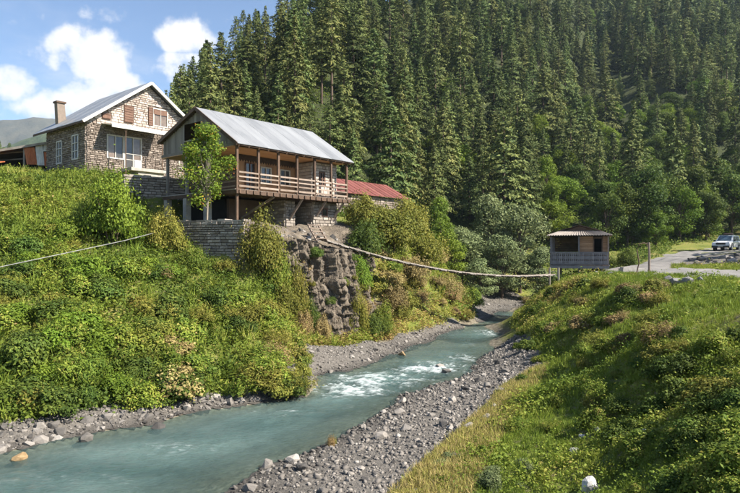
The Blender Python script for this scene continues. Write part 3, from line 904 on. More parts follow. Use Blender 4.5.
# ------------------------------------------------------------------ stonework helper
def stonework(mb, fmap, nrm, u0, u1, z0, z1, course=.2, lmin=.25, lmax=.6, depth=.10, keep=None, rng=None, gap=.008, holes=()):
    """courses of single stones on a wall: fmap(u, z) -> point on the wall face, nrm outward"""
    rng = rng or random.Random(3)
    nrm = Vector(nrm)
    z = z0
    while z < z1 - .05:
        h = min(course * rng.uniform(.7, 1.3), z1 - z)
        u = u0 - rng.uniform(0, lmax * .5)
        while u < u1:
            L = rng.uniform(lmin, lmax)
            a, b = max(u, u0), min(u + L, u1)
            u += L
            for r_ in holes:
                if z < r_[3] - .03 and z + h > r_[2] + .03 and a < r_[1] and b > r_[0]:
                    if r_[0] - a > b - r_[1]: b = r_[0]
                    else: a = r_[1]
            if b - a < .07: continue
            if keep and not keep(a, b, z, z + h): continue
            d = depth * rng.uniform(.65, 1.15)
            g = gap * rng.uniform(.6, 1.6)
            j = lambda: rng.uniform(-.012, .012)
            base = [fmap(a + g, z + g), fmap(b - g, z + g), fmap(b - g, z + h - g), fmap(a + g, z + h - g)]
            k = .016
            top = [fmap(a + g + k + j(), z + g + k + j()) + nrm * (d + j()), fmap(b - g - k + j(), z + g + k + j()) + nrm * (d + j()), fmap(b - g - k + j(), z + h - g - k + j()) + nrm * (d + j()), fmap(a + g + k + j(), z + h - g - k + j()) + nrm * (d + j())]
            mb.add(base + top, [(4, 5, 6, 7), (0, 1, 5, 4), (1, 2, 6, 5), (2, 3, 7, 6), (3, 0, 4, 7)], min(1, max(0, rng.gauss(.5, .23))))
        z += h
    return mb


def hit_rects(rects):
    def f(a, b, c, d):
        return not any(a < r[1] and b > r[0] and c < r[3] and d > r[2] for r in rects)
    return f


def window(parent, fmap, nrm, u0, u1, z0, z1, cols, rows, glass, frame_m, frame=.07, off=.03, name="window", sill=None, skip_frame=False):
    """a window part: frame bars with each pane a sub-part"""
    nrm = Vector(nrm)
    up = nrm
    fr = MB()
    if not skip_frame:
        for i in range(cols + 1):
            u = u0 + (u1 - u0) * i / cols
            w = frame if i in (0, cols) else frame * .6
            fr.beam(fmap(u, z0) + nrm * (off + .03), fmap(u, z1) + nrm * (off + .03), w, .06, up)
        for j in range(rows + 1):
            z = z0 + (z1 - z0) * j / rows
            w = frame if j in (0, rows) else frame * .5
            fr.beam(fmap(u0 - frame / 2, z) + nrm * (off + .033), fmap(u1 + frame / 2, z) + nrm * (off + .033), w, .055, up)
    f = fr.build(name, M[frame_m], parent)
    for i in range(cols):
        for j in range(rows):
            a, b = u0 + (u1 - u0) * i / cols, u0 + (u1 - u0) * (i + 1) / cols
            c, d = z0 + (z1 - z0) * j / rows, z0 + (z1 - z0) * (j + 1) / rows
            g = glass[i % len(glass)] if isinstance(glass, (list, tuple)) else glass
            MB().prism([fmap(a, c), fmap(b, c), fmap(b, d), fmap(a, d)], nrm * off).build("pane", M[g], f)
    return f


RZ = math.radians(50.3)
COSR, SINR = math.cos(RZ), math.sin(RZ)

# ------------------------------------------------------------------ stone house on the left
sh = empty("stone_house", (-19.4, 41.0, 5.3), RZ)
tag(sh, "two storey stone house with metal gable roof and white windows on the grassy bank", "house")
W, D, EZ, AZ = 9.2, 6.3, 3.6, 6.9
MB().prism([(0, .0, -1.2), (W, .0, -1.2), (W, .0, EZ), (W / 2, .0, AZ), (0, .0, EZ)], (0, D, 0)).build("wall", M["mortar"], sh)
front = lambda u, z: Vector((u, 0, z))
side = lambda u, z: Vector((0, u, z))
slope = (AZ - EZ) / (W / 2)
roof_at = lambda u: EZ + slope * min(u, W - u)
holes_f = [(1.42, 2.65, 1.15, 2.85), (2.6, 4.05, .55, 2.88), (2.68, 3.42, 3.85, 5.12), (4.55, 6.2, 3.95, 5.32), (1.05, 1.75, 3.85, 4.3), (7.1, 8.3, 1.0, 2.2)]
kf = hit_rects(holes_f)
mb = MB(); stonework(mb, front, (0, -1, 0), 0, W, -1.0, 3.42, .125, .16, .42, .075, None, random.Random(1), holes=holes_f)
tag(mb.build("stone_courses", M["grey_stone"], sh), kind="stuff")
mb = MB(); stonework(mb, front, (0, -1, 0), 0, W, 3.42, AZ, .155, .2, .46, .07, lambda a, b, c, d: d < min(roof_at(max(a, .01)), roof_at(b)) + .11, random.Random(2), holes=holes_f)
tag(mb.build("gable_stones", M["pale_stone"], sh), "pale stone blocks of the gable", kind="stuff")
holes_s = [(1.0, 2.0, 1.03, 2.75), (3.6, 4.5, .95, 2.6)]
mb = MB(); stonework(mb, side, (-1, 0, 0), 0, D, -1.0, EZ - .05, .125, .16, .42, .07, None, random.Random(3), holes=holes_s)
tag(mb.build("stone_courses", M["grey_stone"], sh), kind="stuff")
# roof: separate sheets on both slopes
OV = .45


def gable_roof(parent, x_eave0, x_ridge, x_eave1, z_e0, z_r, z_e1, y0, y1, mat, n, name="roof_sheet", thick=.035, axis_x=True, seam=False):
    """sheets side by side along the ridge; the ridge runs along local y (axis_x) or local x"""
    roof = None
    rng = random.Random(5)
    for s, (xe, ze) in enumerate(((x_eave0, z_e0), (x_eave1, z_e1))):
        for i in range(n):
            a = y0 + (y1 - y0) * i / n; b = y0 + (y1 - y0) * (i + 1) / n + (.03 if i < n - 1 else 0)
            dz = (i % 2) * .006 + rng.uniform(0, .004)
            q = [(xe, a, ze + dz), (xe, b, ze + dz), (x_ridge, b, z_r + dz), (x_ridge, a, z_r + dz)]
            if not axis_x:
                q = [(p[1], p[0], p[2]) for p in q]
            m_ = MB().prism(q, (0, 0, thick))
            # raised seam on the edge
            p0, p1 = Vector(q[0]) + Vector((0, 0, thick + .012)), Vector(q[3]) + Vector((0, 0, thick + .012))
            if seam: m_.beam(p0, p1, .03, .03)
            m_.build(name, M[mat], parent)


gable_roof(sh, -OV, W / 2, W + OV, EZ - slope * OV + .16, AZ + .16, EZ - slope * OV + .16, -.5, D + 1.3, "zinc", 8)
for s in (0, 1):
    xe = -OV if s == 0 else W + OV
    mb = MB(); mb.beam((xe, -.52, EZ - slope * OV + .10), (W / 2, -.52, AZ + .10), .04, .2); mb.build("barge_board", M["whitewash"], sh)
mb = MB()
for i in range(9):
    y = -.3 + i * (D + 1.2) / 8
    mb.beam((-OV + .02, y, EZ - slope * OV + .09), (.3, y, EZ + slope * .3 + .05), .08, .1)
mb.beam((-OV - .02, -.5, EZ - slope * OV + .08), (-OV - .02, D + 1.3, EZ - slope * OV + .08), .03, .14)
mb.build("eave_boards", M["brown_wood"], sh)
ch = MB(); ch.prism([(.55, 5.6, 3.6), (1.15, 5.6, 4.0), (1.0, 5.6, 5.75), (.45, 5.6, 5.75)], (0, .5, 0)); ch.build("chimney", M["grey_stone"], sh)
mb = MB(); mb.box(.38, 5.52, 5.75, 1.08, 6.18, 5.88); mb.build("chimney_cap", M["brown_wood"], sh)
# windows and doors
window(sh, front, (0, -1, 0), 1.46, 2.62, 1.2, 2.8, 2, 1, ["curtain", "glass"], "white_paint", .09)
dr = window(sh, front, (0, -1, 0), 2.74, 4.0, .6, 2.84, 2, 1, ["glass", "curtain"], "white_paint", .09, name="door")
MB().box(3.44, -.12, .65, 3.94, -.07, 1.25).build("door_panel", M["whitewash"], dr)
window(sh, front, (0, -1, 0), 5.0, 6.15, 4.0, 5.28, 2, 1, "curtain", "white_paint", .08)
for (a, b, c, d) in ((4.6, 4.92, 3.95, 5.3), (2.72, 3.38, 3.9, 5.08), (1.1, 1.7, 3.9, 4.26)):
    s = MB().box(a, -.1, c, b, -.005, d).build("shutter", M["shutter"], sh)
    n_ = int((d - c) / .16)
    for i in range(n_):
        z = c + .05 + i * (d - c - .1) / max(1, n_ - 1)
        MB().box(a + .04, -.125, z - .02, b - .04, -.1, z + .02).build("louvre", M["shutter"], s)
MB().box(4.98, -.09, 4.85, 6.1, -.066, 5.22).build("window_board", M["shutter"], sh)
window(sh, front, (0, -1, 0), 7.15, 8.25, 1.05, 2.15, 2, 1, "curtain", "white_paint", .08)
for (a, b, c, d) in ((1.04, 1.96, 1.05, 2.72), (3.64, 4.46, .98, 2.57)):
    window(sh, side, (-1, 0, 0), a, b, c, d, 2, 3, "glass", "white_paint", .1)
# canopy over the porch, its posts, the concrete landing
mb = MB(); mb.prism([(1.05, -1.5, 3.22), (5.15, -1.5, 3.22), (5.15, -.05, 3.5), (1.05, -.05, 3.5)], (0, 0, .05)); mb.box(1.05, -1.53, 3.1, 5.15, -1.5, 3.36); mb.build("canopy", M["whitewash"], sh)
for x in (2.1, 4.9):
    MB().tube([(x, -1.4, -1.0), (x, -1.4, 3.2)], .035, 6).build("canopy_post", M["brown_wood"], sh)
mb = MB(); mb.box(2.4, -1.6, .28, 5.2, -.12, .5); mb.build("landing", M["concrete"], sh)
mb = MB(); mb.box(3.0, -1.45, -1.2, 5.0, -.13, .28); mb.build("landing_base", M["concrete"], sh)
mb = MB(); mb.box(-.06, -.08, -1.4, .06 + W, -.0, -.15); mb.box(-.1, -.06, -1.2, -.01, D, .12); mb.build("plinth", M["concrete"], sh)
for z in (.9, 1.3):
    MB().tube([(2.1, -1.4, z + .1), (3.3, -1.4, z + .1)], .025, 5).build("handrail", M["white_paint"], sh)

# ------------------------------------------------------------------ house with the long balcony
BZ = 1.0
bh = empty("balcony_house", (-7.4, 33.0, BZ), RZ)
tag(bh, "wooden house with long railed balcony and grey metal roof above the cliff", "house")
FL, CE = 2.4, 4.78
RY, RZ_, E0, E1 = 3.85, 7.42, 4.87, 5.8        # ridge y, ridge z, right eave z, left eave z
Y0, Y1 = -.12, 7.9


def broof(y):
    return E0 + (RZ_ - E0) * (y - Y0) / (RY - Y0) if y < RY else RZ_ + (E1 - RZ_) * (y - RY) / (Y1 - RY)


gable_roof(bh, Y0, RY, Y1, E0, RZ_, E1, 0, 9.75, "zinc", 9, axis_x=False)
mb = MB(); mb.prism([(.05, Y0 + .06, E0 - .07), (.05, RY, RZ_ - .07), (.05, Y1 - .06, E1 - .07), (.05, Y1 - .06, E1 - .02), (.05, RY, RZ_ - .02), (.05, Y0 + .06, E0 - .02)], (9.6, 0, 0)); mb.build("roof_boarding", M["brown_wood"], bh)
for i in range(14):                                   # rafter tails under the front eave
    x = .2 + i * .71
    MB().beam((x, -.06, E0 - .1), (x, .9, E0 - .1 + .62), .09, .12).build("rafter", M["brown_wood"], bh)
mb = MB(); mb.beam((0, RY, RZ_ - .04), (0, Y0, E0 - .04), .05, .2); mb.build("barge_board", M["brown_wood"], bh)
mb = MB(); mb.beam((0, RY, RZ_ - .04), (0, Y1, E1 - .04), .05, .2); mb.build("barge_board", M["brown_wood"], bh)
PX = [.25 + i * (9.1 / 6) for i in range(7)]
for i, x in enumerate(PX):
    MB().box(x - .065, .13, (.3 if i == 0 else FL - .1), x + .065, .26, CE).build("post", M["brown_wood"], bh)
MB().box(.1, .1, CE, 9.5, .28, CE + .16).build("eave_beam", M["brown_wood"], bh)
MB().box(.1, .02, FL - .26, 9.5, .16, FL - .03).build("edge_beam", M["brown_wood"], bh)
for i in range(6):
    for z, h in ((.95, .09), (.70, .08), (.45, .08), (.17, .11)):
        MB().box(PX[i] + .065, .075 + random.uniform(-.01, .01), FL + z - h / 2, PX[i + 1] - .065, .13, FL + z + h / 2).build("rail", M["rail_wood"], bh)
for z in (.95, .70, .45, .17):                        # railing at the near end
    MB().box(.22, .3, FL + z - .04, .27, 2.3, FL + z + .04).build("rail", M["rail_wood"], bh)
    MB().box(9.33, .3, FL + z - .04, 9.38, 1.0, FL + z + .04).build("rail", M["rail_wood"], bh)
for i in range(42):                                   # floor boards
    a = .1 + i * .224
    MB().box(a, .16, FL - .05, a + .212, 7.6 if a < 2.2 else 2.4, FL).build("floor_board", M["pale_wood"], bh)
for i in range(19):
    x = .3 + i * .5
    MB().box(x - .05, -.05, FL - .24, x + .05, 2.3, FL - .05).build("joist", M["brown_wood"], bh)
for i in range(16):                                   # balcony ceiling
    a = .16 + i * .135
    MB().box(.1, a, CE + .0, 9.4, a + .13, CE + .03).build("ceiling_board", M["ceiling_wood"], bh)
mb = MB(); mb.box(.1, 2.33, CE, 2.0, 7.6, CE + .03); mb.build("porch_ceiling", M["ceiling_wood"], bh)
# back wall of planks with frieze, doors and windows
MB().box(2.0, 2.36, FL, 6.9, 7.5, CE - .02).build("wall", M["brown_wood"], bh)
for i in range(16):
    a = 2.0 + i * .306
    MB().box(a, 2.32, FL + .02, a + .298, 2.36, CE - .28).build("wall_board", M["warm_wood"], bh)
mb = MB(); mb.box(2.0, 2.29, CE - .30, 6.9, 2.32, CE - .01); mb.build("frieze", M["frieze"], bh)
for i in range(24):
    a = 2.05 + i * .2
    MB().prism([(a, 2.285, CE - .30), (a + .17, 2.285, CE - .30), (a + .085, 2.285, CE - .43)], (0, .02, 0)).build("frieze_tooth", M["frieze"], bh)
wall_b = lambda u, z: Vector((u, 2.32, z))
for (a, b, c, d, nm) in ((2.5, 3.2, FL + .02, FL + 1.9, "door"), (3.7, 4.5, FL + .75, FL + 1.75, "window"), (5.3, 6.1, FL + .75, FL + 1.75, "window")):
    window(bh, wall_b, (0, -1, 0), a, b, c, d, 2, 2 if nm == "window" else 3, "glass", "shutter" if nm == "door" else "white_paint", .07, name=nm)
# stone room at the far end of the balcony
MB().box(6.92, 1.0, -2.0, 9.2, 7.5, CE - .03).build("stone_room_wall", M["mortar"], bh)
rm_f = lambda u, z: Vector((u, 1.0, z))
rm_s = lambda u, z: Vector((6.92, u, z))
mb = MB(); stonework(mb, rm_f, (0, -1, 0), 6.92, 9.2, FL, CE - .05, .19, .22, .5, .08, None, random.Random(8), holes=[(7.5, 8.05, FL + .8, FL + 1.75)])
stonework(mb, rm_s, (-1, 0, 0), 1.0, 2.3, FL, CE - .05, .19, .22, .5, .06, None, random.Random(9))
tag(mb.build("stone_courses", M["pale_stone"], bh), kind="stuff")
window(bh, rm_f, (0, -1, 0), 7.55, 8.0, FL + .85, FL + 1.7, 2, 2, "glass", "shutter", .08)
# lower storey: stone block, pier, dark openings
mb = MB(); stonework(mb, rm_f, (0, -1, 0), 6.92, 9.2, -1.8, FL - .28, .19, .22, .55, .1, None, random.Random(10), holes=[(7.7, 8.3, 1.2, 1.8)])
stonework(mb, rm_s, (-1, 0, 0), 1.0, 3.2, -1.8, FL - .3, .19, .22, .5, .06, None, random.Random(12))
tag(mb.build("lower_stones", M["wall_stone"], bh), kind="stuff")
window(bh, rm_f, (0, -1, 0), 7.75, 8.25, 1.25, 1.75, 1, 1, "glass", "shutter", .08)
mb = MB(); mb.box(4.75, 1.2, -2.0, 5.55, 3.2, FL - .26); mb.build("pier", M["mortar"], bh)
mb = MB(); stonework(mb, lambda u, z: Vector((u, 1.2, z)), (0, -1, 0), 4.75, 5.55, -1.6, FL - .28, .18, .22, .45, .08, None, random.Random(13))
stonework(mb, lambda u, z: Vector((4.75, u, z)), (-1, 0, 0), 1.2, 3.2, -1.6, FL - .28, .18, .22, .45, .06, None, random.Random(14))
tag(mb.build("pier_stones", M["wall_stone"], bh), kind="stuff")
MB().box(2.0, 3.2, -1.0, 6.92, 3.45, FL - .26).build("back_wall", M["brown_wood"], bh)
MB().box(1.9, 3.46, -1.0, 2.1, 7.4, FL - .26).build("cross_wall", M["black"], bh)  # blackened so the lower storey's shade sits in its colour
MB().box(5.75, 3.1, -.3, 6.75, 3.19, 1.7).build("cellar_door", M["warm_wood"], bh)
for (x, y) in ((.3, 3.0), (.3, 5.1), (.3, 7.2)):
    MB().box(x - .17, y - .17, -.4, x + .17, y + .17, FL - .26).build("pillar", M["concrete"], bh)
    MB().box(x - .07, y - .07, FL, x + .07, y + .07, CE).build("post", M["old_wood"], bh)
MB().box(.1, .2, FL - .26, .3, 7.5, FL - .06).build("gable_beam", M["brown_wood"], bh)
MB().box(.1, .28, CE + .03, .22, 7.62, CE + .19).build("gable_beam", M["old_wood"], bh)
for x in (2.9, 5.2, 7.3, 9.0):                         # diagonal braces
    MB().beam((x, .15, FL - .28), (x - .1, 1.15 if x > 4.7 else 3.1, .95), .1, .12).build("brace", M["rail_wood"], bh)
# plank gable with a dark loft opening
yb, k = .02, 0
while yb < 7.58:
    w = random.uniform(.17, .26)
    y2 = min(yb + w, 7.6); mid = (yb + y2) / 2
    zt = min(broof(yb), broof(y2)) - .09
    zb = CE + .06 - random.uniform(0, .08)
    segs = [(zb, zt)]
    if mid > 3.55 and mid < 5.25:
        segs = [(zb, CE + .28), (6.62, zt)]
    for a, b in segs:
        if b - a > .05:
            MB().box(.24, yb + .006, a, .27 + random.uniform(0, .012), y2 - .006, b).build("gable_board", M["old_wood"], bh)
    yb = y2
MB().box(.9, 1.5, CE + .06, .95, 7.4, 5.55).build("loft_shade_panel", M["black"], bh)  # added sheet, its near-black colour stands in for shade in the loft
for z in (5.3, 5.55):
    MB().box(.2, 3.5, z, .24, 5.3, z + .07).build("loft_rail", M["old_wood"], bh)

# ------------------------------------------------------------------ red-roofed barn behind
rb = empty("red_barn", (-2.9, 50.0, 2.3), RZ)
tag(rb, "low barn with red metal roof behind the balcony house", "barn")
MB().box(.3, .3, -1, 10.2, 5.5, 2.55).build("wall", M["mortar"], rb)
mb = MB(); stonework(mb, lambda u, z: Vector((u, .3, z)), (0, -1, 0), .3, 10.2, 0, 2.5, .2, .25, .6, .08, None, random.Random(20))
tag(mb.build("stone_courses", M["grey_stone"], rb), kind="stuff")
gable_roof(rb, -.1, 2.9, 6, 2.55, 4.15, 2.55, 0, 10.6, "red_metal", 14, axis_x=False, seam=True)

# ------------------------------------------------------------------ shed on the far left
sd = empty("tin_shed", (-30.5, 46.5, 5.6), math.radians(6))
tag(sd, "ramshackle open shed patched with rusty tin sheets at the left edge", "shed")
zl = lambda x: 1.75 + x * .185          # roof edge climbs to the right
mb = MB(); mb.prism([(-1, -.3, zl(-1)), (6.6, -.3, zl(6.6)), (6.6, 4, zl(6.6) + .1), (-1, 4, zl(-1) + .1)], (0, 0, .07)); mb.build("roof", M["brown_wood"], sd)
MB().beam((-1, -.35, zl(-1)), (6.7, -.35, zl(6.7)), .05, .18).build("eave_board", M["old_wood"], sd)
MB().box(-1, 3.2, -1, 6.3, 3.3, 2.4).build("back_wall", M["black"], sd)  # near-black colour carries the shade under the shed roof
for x in (-.5, 1.6, 3.55, 6.2):
    MB().box(x - .06, -.15, -.6, x + .06, 0, zl(x)).build("post", M["old_wood"], sd)
for z in (1.2, 1.75):
    MB().beam((-1, .6, z), (3.6, .6, z + .45), .07, .09).build("beam", M["old_wood"], sd)


def tin(parent, x0, x1, z0, z1, lean, mat):
    m_ = MB(); n = max(4, int((x1 - x0) / .06))
    vs = []
    for i in range(n + 1):
        t = i / n; y = -.22 + .022 * math.sin(i * math.pi)
        y = -.24 + (.02 if i % 2 else -.0)
        vs += [(x0 + (x1 - x0) * t + lean, y, z0), (x0 + (x1 - x0) * t, y + .05, z1)]
    m_.add(vs, [(2 * i, 2 * i + 2, 2 * i + 3, 2 * i + 1) for i in range(n)])
    o = m_.build("tin_sheet", M[mat], parent)
    return o


tin(sd, 3.55, 4.35, 1.05, 2.4, .25, "rust"); tin(sd, 4.4, 4.95, 1.0, 2.6, .18, "whitewash"); tin(sd, 5.05, 6.0, .95, 2.05, .06, "rust"); tin(sd, 5.02, 5.9, 2.1, 2.75, 0, "whitewash"); tin(sd, 6.05, 6.4, .2, 1.9, 0, "concrete")
MB().box(3.4, -.1, -.6, 6.3, .05, .55).build("low_wall", M["whitewash"], sd)
window(sd, lambda u, z: Vector((u, -.1, z)), (0, -1, 0), 4.6, 5.8, -.35, .62, 3, 2, "glass", "white_paint", .1)
mb = MB(); mb.prism([(-1, -1.2, .95), (2.1, -1.2, 1.0), (2.1, 0, 1.25), (-1, 0, 1.2)], (0, 0, .05)); mb.build("lean_to_roof", M["rust"], sd)
for x in (-.9, 2.0):
    MB().box(x - .05, -1.1, -.8, x + .05, -1.0, .98).build("lean_to_post", M["old_wood"], sd)

# ------------------------------------------------------------------ dry stone retaining walls
def retaining(name, a, b, z0, z1, label, seed, th=.55, zr=None):
    a, b = Vector((*a, 0)), Vector((*b, 0))
    L = (b - a).length
    o = empty(name, (a.x, a.y, z0), math.atan2(b.y - a.y, b.x - a.x))
    tag(o, label, "stone wall")
    zz1 = (zr if zr is not None else z1)
    MB().prism([(0, 0, -.6), (L, 0, -.6), (L, 0, zz1 - z0), (0, 0, z1 - z0)], (0, th, 0)).build("core", M["mortar"], o)
    top = lambda u: (z1 - z0) + (zz1 - z1) * u / L
    mb = MB(); stonework(mb, lambda u, z: Vector((u, 0, z)), (0, -1, 0), 0, L, -.6, max(z1, zz1) - z0 + .02, .14, .18, .5, .14, lambda p, q, c, d: d < top((p + q) / 2) + .08, random.Random(seed))
    tag(mb.build("wall_stones", M["wall_stone"], o), kind="stuff")
    mb = MB(); r = random.Random(seed)
    u = 0
    while u < L - .1:                                 # cap stones
        w = r.uniform(.3, .6); e = min(u + w, L)
        mb.box(u + .01, -.12, top(u) + .0, e - .01, th + .05, top(u) + r.uniform(.07, .14), r.uniform(.2, .9)); u = e
    tag(mb.build("cap_stones", M["wall_stone"], o), kind="stuff")
    return o


retaining("retaining_wall", (-11.9, 33.1), (-6.5, 31.25), -1.6, 1.5, "dry stone retaining wall below the orange tinged tree", 31)
retaining("retaining_wall", (-15.3, 37.2), (-11.9, 39.8), 1.2, 4.6, "dark stone retaining wall between the two houses", 32)

# ------------------------------------------------------------------ cliff under the balcony
def cliff():
    pts = CLIFF
    tops = [.6, .75, .45, .1, 0, 0, .6]
    nu, nv = 190, 150
    t = np.linspace(0, 1, nu)
    seg = np.linspace(0, 1, len(pts))
    cx = np.interp(t, seg, [p[0] for p in pts]); cyy = np.interp(t, seg, [p[1] for p in pts]); ct = np.interp(t, seg, tops)
    V = []
    for j in range(nv):
        v = j / (nv - 1)
        if v < .86:
            w = v / .86
            z = -5.6 + (ct + 5.6) * w
            back = 1.1 * w ** 1.3
        else:
            w = (v - .86) / .14
            z = ct + .0 * w
            back = 1.1 + 3.6 * w
        nx, ny = .72, -.69
        # fractured blocks: upright slabs broken by ledges
        vv = np.full(nu, v)
        wx, wv = .8 * fbm(t * 10, vv * 7, 3, 56), .8 * fbm(t * 10 + 7, vv * 7, 3, 57)
        cell = lambda fu, fv, sd: _hash(np.floor(t * fu + wx + .35 * np.floor(vv * fv + wv)), np.floor(vv * fv + wv), sd)
        blk = .62 * cell(11, 1.6, 1) + .40 * cell(25, 3.4, 2) + .24 * cell(52, 11, 3) + .10 * cell(95, 34, 4)
        led = .5 * fbm(t * 4, vv * 2.2, 3, 52) + .13 * fbm(t * 45, vv * 34.0, 3, 54)
        off = (blk + led) * (1 if v < .86 else 1 - w * .8) * 1.25 - back
        V.append(np.stack([cx + nx * off, cyy + ny * off, z + .25 * fbm(t * 9, np.full(nu, v * 9), 3, 55)], -1))
    V = np.array(V).reshape(-1, 3)
    idx = np.arange(nu * nv).reshape(nv, nu)
    F = np.stack([idx[:-1, :-1], idx[:-1, 1:], idx[1:, 1:], idx[1:, :-1]], -1).reshape(-1, 4)
    global CLIFF_V
    CLIFF_V = V.reshape(nv, nu, 3)
    o = inst("cliff", np_mesh("cliff", V, F, M["cliff"], None, False))
    tag(o, "bare grey rock cliff under the balcony", kind="structure")


cliff()
ledge = sheet("rock_ledge", [(-5.6, 32.8), (-3.4, 33.6), (-1.8, 35.0), (-.6, 37.2), (.2, 39), (-2.2, 41.5), (-4.4, 38.6), (-7.0, 35.2), (-6.6, 33.2)], "stony ledge between the cliff and the balcony house", zoff=.06, m="cliff")
stones_on(ledge, [(-5.6, 33.0), (-3.4, 33.9), (-1.8, 35.4), (-.8, 37.4), (-2.0, 38.6), (-4.4, 36.4), (-6.4, 34)], 60, 300, .2, .7, 9)

# ------------------------------------------------------------------ wooden steps and the footbridge
BS, BE = Vector((-3.05, 35.3, .72)), Vector((13.3, 43.6, -1.78))
st = empty("wooden_steps", (BS.x - .55, BS.y - .05, .55), math.radians(-52))
tag(st, "short flight of wooden steps climbing from the footbridge to the house", "steps")
for s in (0, .72):
    MB().beam((.85, s, -.02), (-.12, s, .95), .05, .10).build("stringer", M["rail_wood"], st)
for i in range(5):
    MB().box(.62 - i * .2, .0, .1 + i * .2, .84 - i * .2, .72, .145 + i * .2).build("tread", M["rail_wood"], st)


def bridge_pt(t):
    p = BS.lerp(BE, t)
    return Vector((p.x, p.y, p.z - 4 * .82 * t * (1 - t)))


br = empty("footbridge", BS)
tag(br, "narrow plank footbridge hung on cables across the river", "bridge")
inv = -BS
along = Vector((BE.x - BS.x, BE.y - BS.y, 0)).normalized(); acr = Vector((-along.y, along.x, 0))
for s in (-.27, .27):
    MB().tube([bridge_pt(i / 40) + inv + acr * s + Vector((0, 0, -.045)) for i in range(41)], .022, 6).build("cable", M["cable"], br)
NPL = 78
for i in range(NPL):
    p, q = bridge_pt(i / NPL) + inv, bridge_pt((i + .9) / NPL) + inv
    MB().beam(p + Vector((0, 0, random.uniform(-.008, .008))), q, .62 + random.uniform(-.05, .05), .035).build("plank", M["pale_wood"], br)
for s in (-.24, .24):
    mb = MB()
    for i in range(26):
        mb.beam(bridge_pt(i / 26) + inv + acr * s + Vector((0, 0, .045)), bridge_pt((i + 1) / 26) + inv + acr * s + Vector((0, 0, .03)), .07, .03)
    mb.build("runner_board", M["pale_wood"], br)
for i in range(1, 23):
    p = bridge_pt(i / 23) + inv + Vector((0, 0, -.09))
    MB().beam(p - acr * .38, p + acr * .38, .07, .05).build("cross_beam", M["brown_wood"], br)
for e in (BE,):
    for s in (-.45, .45):
        g = e + acr * s - BS
        MB().tube([g + Vector((.1, .1, -1.2)), g + Vector((.1, .1, .5))], .07, 6).build("anchor_post", M["old_wood"], br)

# ------------------------------------------------------------------ hut
HX, HY, HZ = 15.55, 44.6, -1.15
hu = empty("riverside_hut", (HX, HY, HZ), math.radians(-21))
tag(hu, "small wooden hut with railed veranda and corrugated roof at the bridge end", "hut")
hw, hd = 2.08, 3.8
MB().box(-hw, 0, -.22, hw, hd, -.06).build("deck_frame", M["grey_wood"], hu)
for i in range(18):
    a = .0 + i * hd / 18
    MB().box(-hw - .03, a, -.06, hw + .03, a + hd / 18 - .012, 0).build("deck_board", M["grey_wood"], hu)
for (x, y, zb) in ((-1.5, .4, -2.4), (1.6, .4, -1.4), (-1.5, 3.5, -3.0), (1.6, 3.5, -2.5), (0, .4, -1.6)):
    MB().box(x - .08, y - .08, zb, x + .08, y + .08, -.22).build("stilt", M["old_wood"], hu)
for (x, y) in ((-hw + .06, .06), (-hw + .06, hd - .06), (hw - .06, .06), (-.02, .06), (-hw + .06, 1.5), (hw - .06, hd - .06), (-hw + .06, 2.6)):
    MB().box(x - .055, y - .055, 0, x + .055, y + .055, 2.22).build("post", M["rail_wood"] if x > 2 else M["grey_wood"], hu)  # right-hand posts take a lighter wood: sunlight put into their colour


def fret_board(x, y, along_x, parent):
    """a baluster board with a waisted outline"""
    prof = [(-.065, .12), (.065, .12), (.065, .32), (.03, .40), (.065, .5), (.065, .68), (.03, .75), (.06, .82), (.06, .95), (-.06, .95), (-.06, .82), (-.03, .75), (-.065, .68), (-.065, .5), (-.03, .4), (-.065, .32)]
    poly = [((x + u, y, z) if along_x else (x, y + u, z)) for u, z in prof]
    MB().prism(poly, (0, .025, 0) if along_x else (.025, 0, 0)).build("baluster", M["grey_wood"], parent)


for i in range(29):
    fret_board(-hw + .14 + i * (2 * hw - .28) / 28, -.03, True, hu)
for i in range(22):
    fret_board(-hw - .02, .2 + i * .165, False, hu)
for z in (.10, .96):
    MB().box(-hw, -.06, z - .045, hw, .03, z + .045).build("rail", M["grey_wood"], hu)
    MB().box(-hw - .03, .06, z - .045, -hw + .04, hd - .05, z + .045).build("rail", M["grey_wood"], hu)
# room of horizontal planks on the right, dark doorway
for i in range(13):
    z = .0 + i * .17
    for (a, b) in ((.02, .98), (1.62, hw - .08)):
        MB().box(a, .22, z + .004, b, .26 + random.uniform(0, .012), z + .166).build("wall_plank", M["hut_wood"], hu)
    MB().box(hw - .10, .26, z + .004, hw - .05, hd - .1, z + .166).build("wall_plank", M["hut_wood"], hu)
    MB().box(.02, .27, z + .004, .06, hd - .1, z + .166).build("wall_plank", M["hut_wood"], hu)
    if z < .75 or z > 1.0:
        MB().box(-hw + .1, hd - .14, z + .004, hw - .1, hd - .09, z + .166).build("wall_plank", M["brown_wood"], hu)
MB().box(.96, .19, 0, 1.04, .28, 2.1).build("door_jamb", M["brown_wood"], hu); MB().box(1.56, .19, 0, 1.64, .28, 2.1).build("door_jamb", M["brown_wood"], hu)
MB().box(.96, .19, 2.0, 1.64, .28, 2.12).build("lintel", M["brown_wood"], hu)
MB().box(.2, 1.9, .02, 1.9, 1.95, 2.0).build("doorway_shade_panel", M["black"], hu)  # added sheet whose black colour paints the shade behind the doorway
MB().box(-hw + .4, 2.6, .02, -.2, 3.2, .75).build("table", M["brown_wood"], hu)
MB().box(-hw, 0.0, 2.16, hw, hd, 2.22).build("ceiling", M["black"], hu)  # shade under the roof painted as a black underside


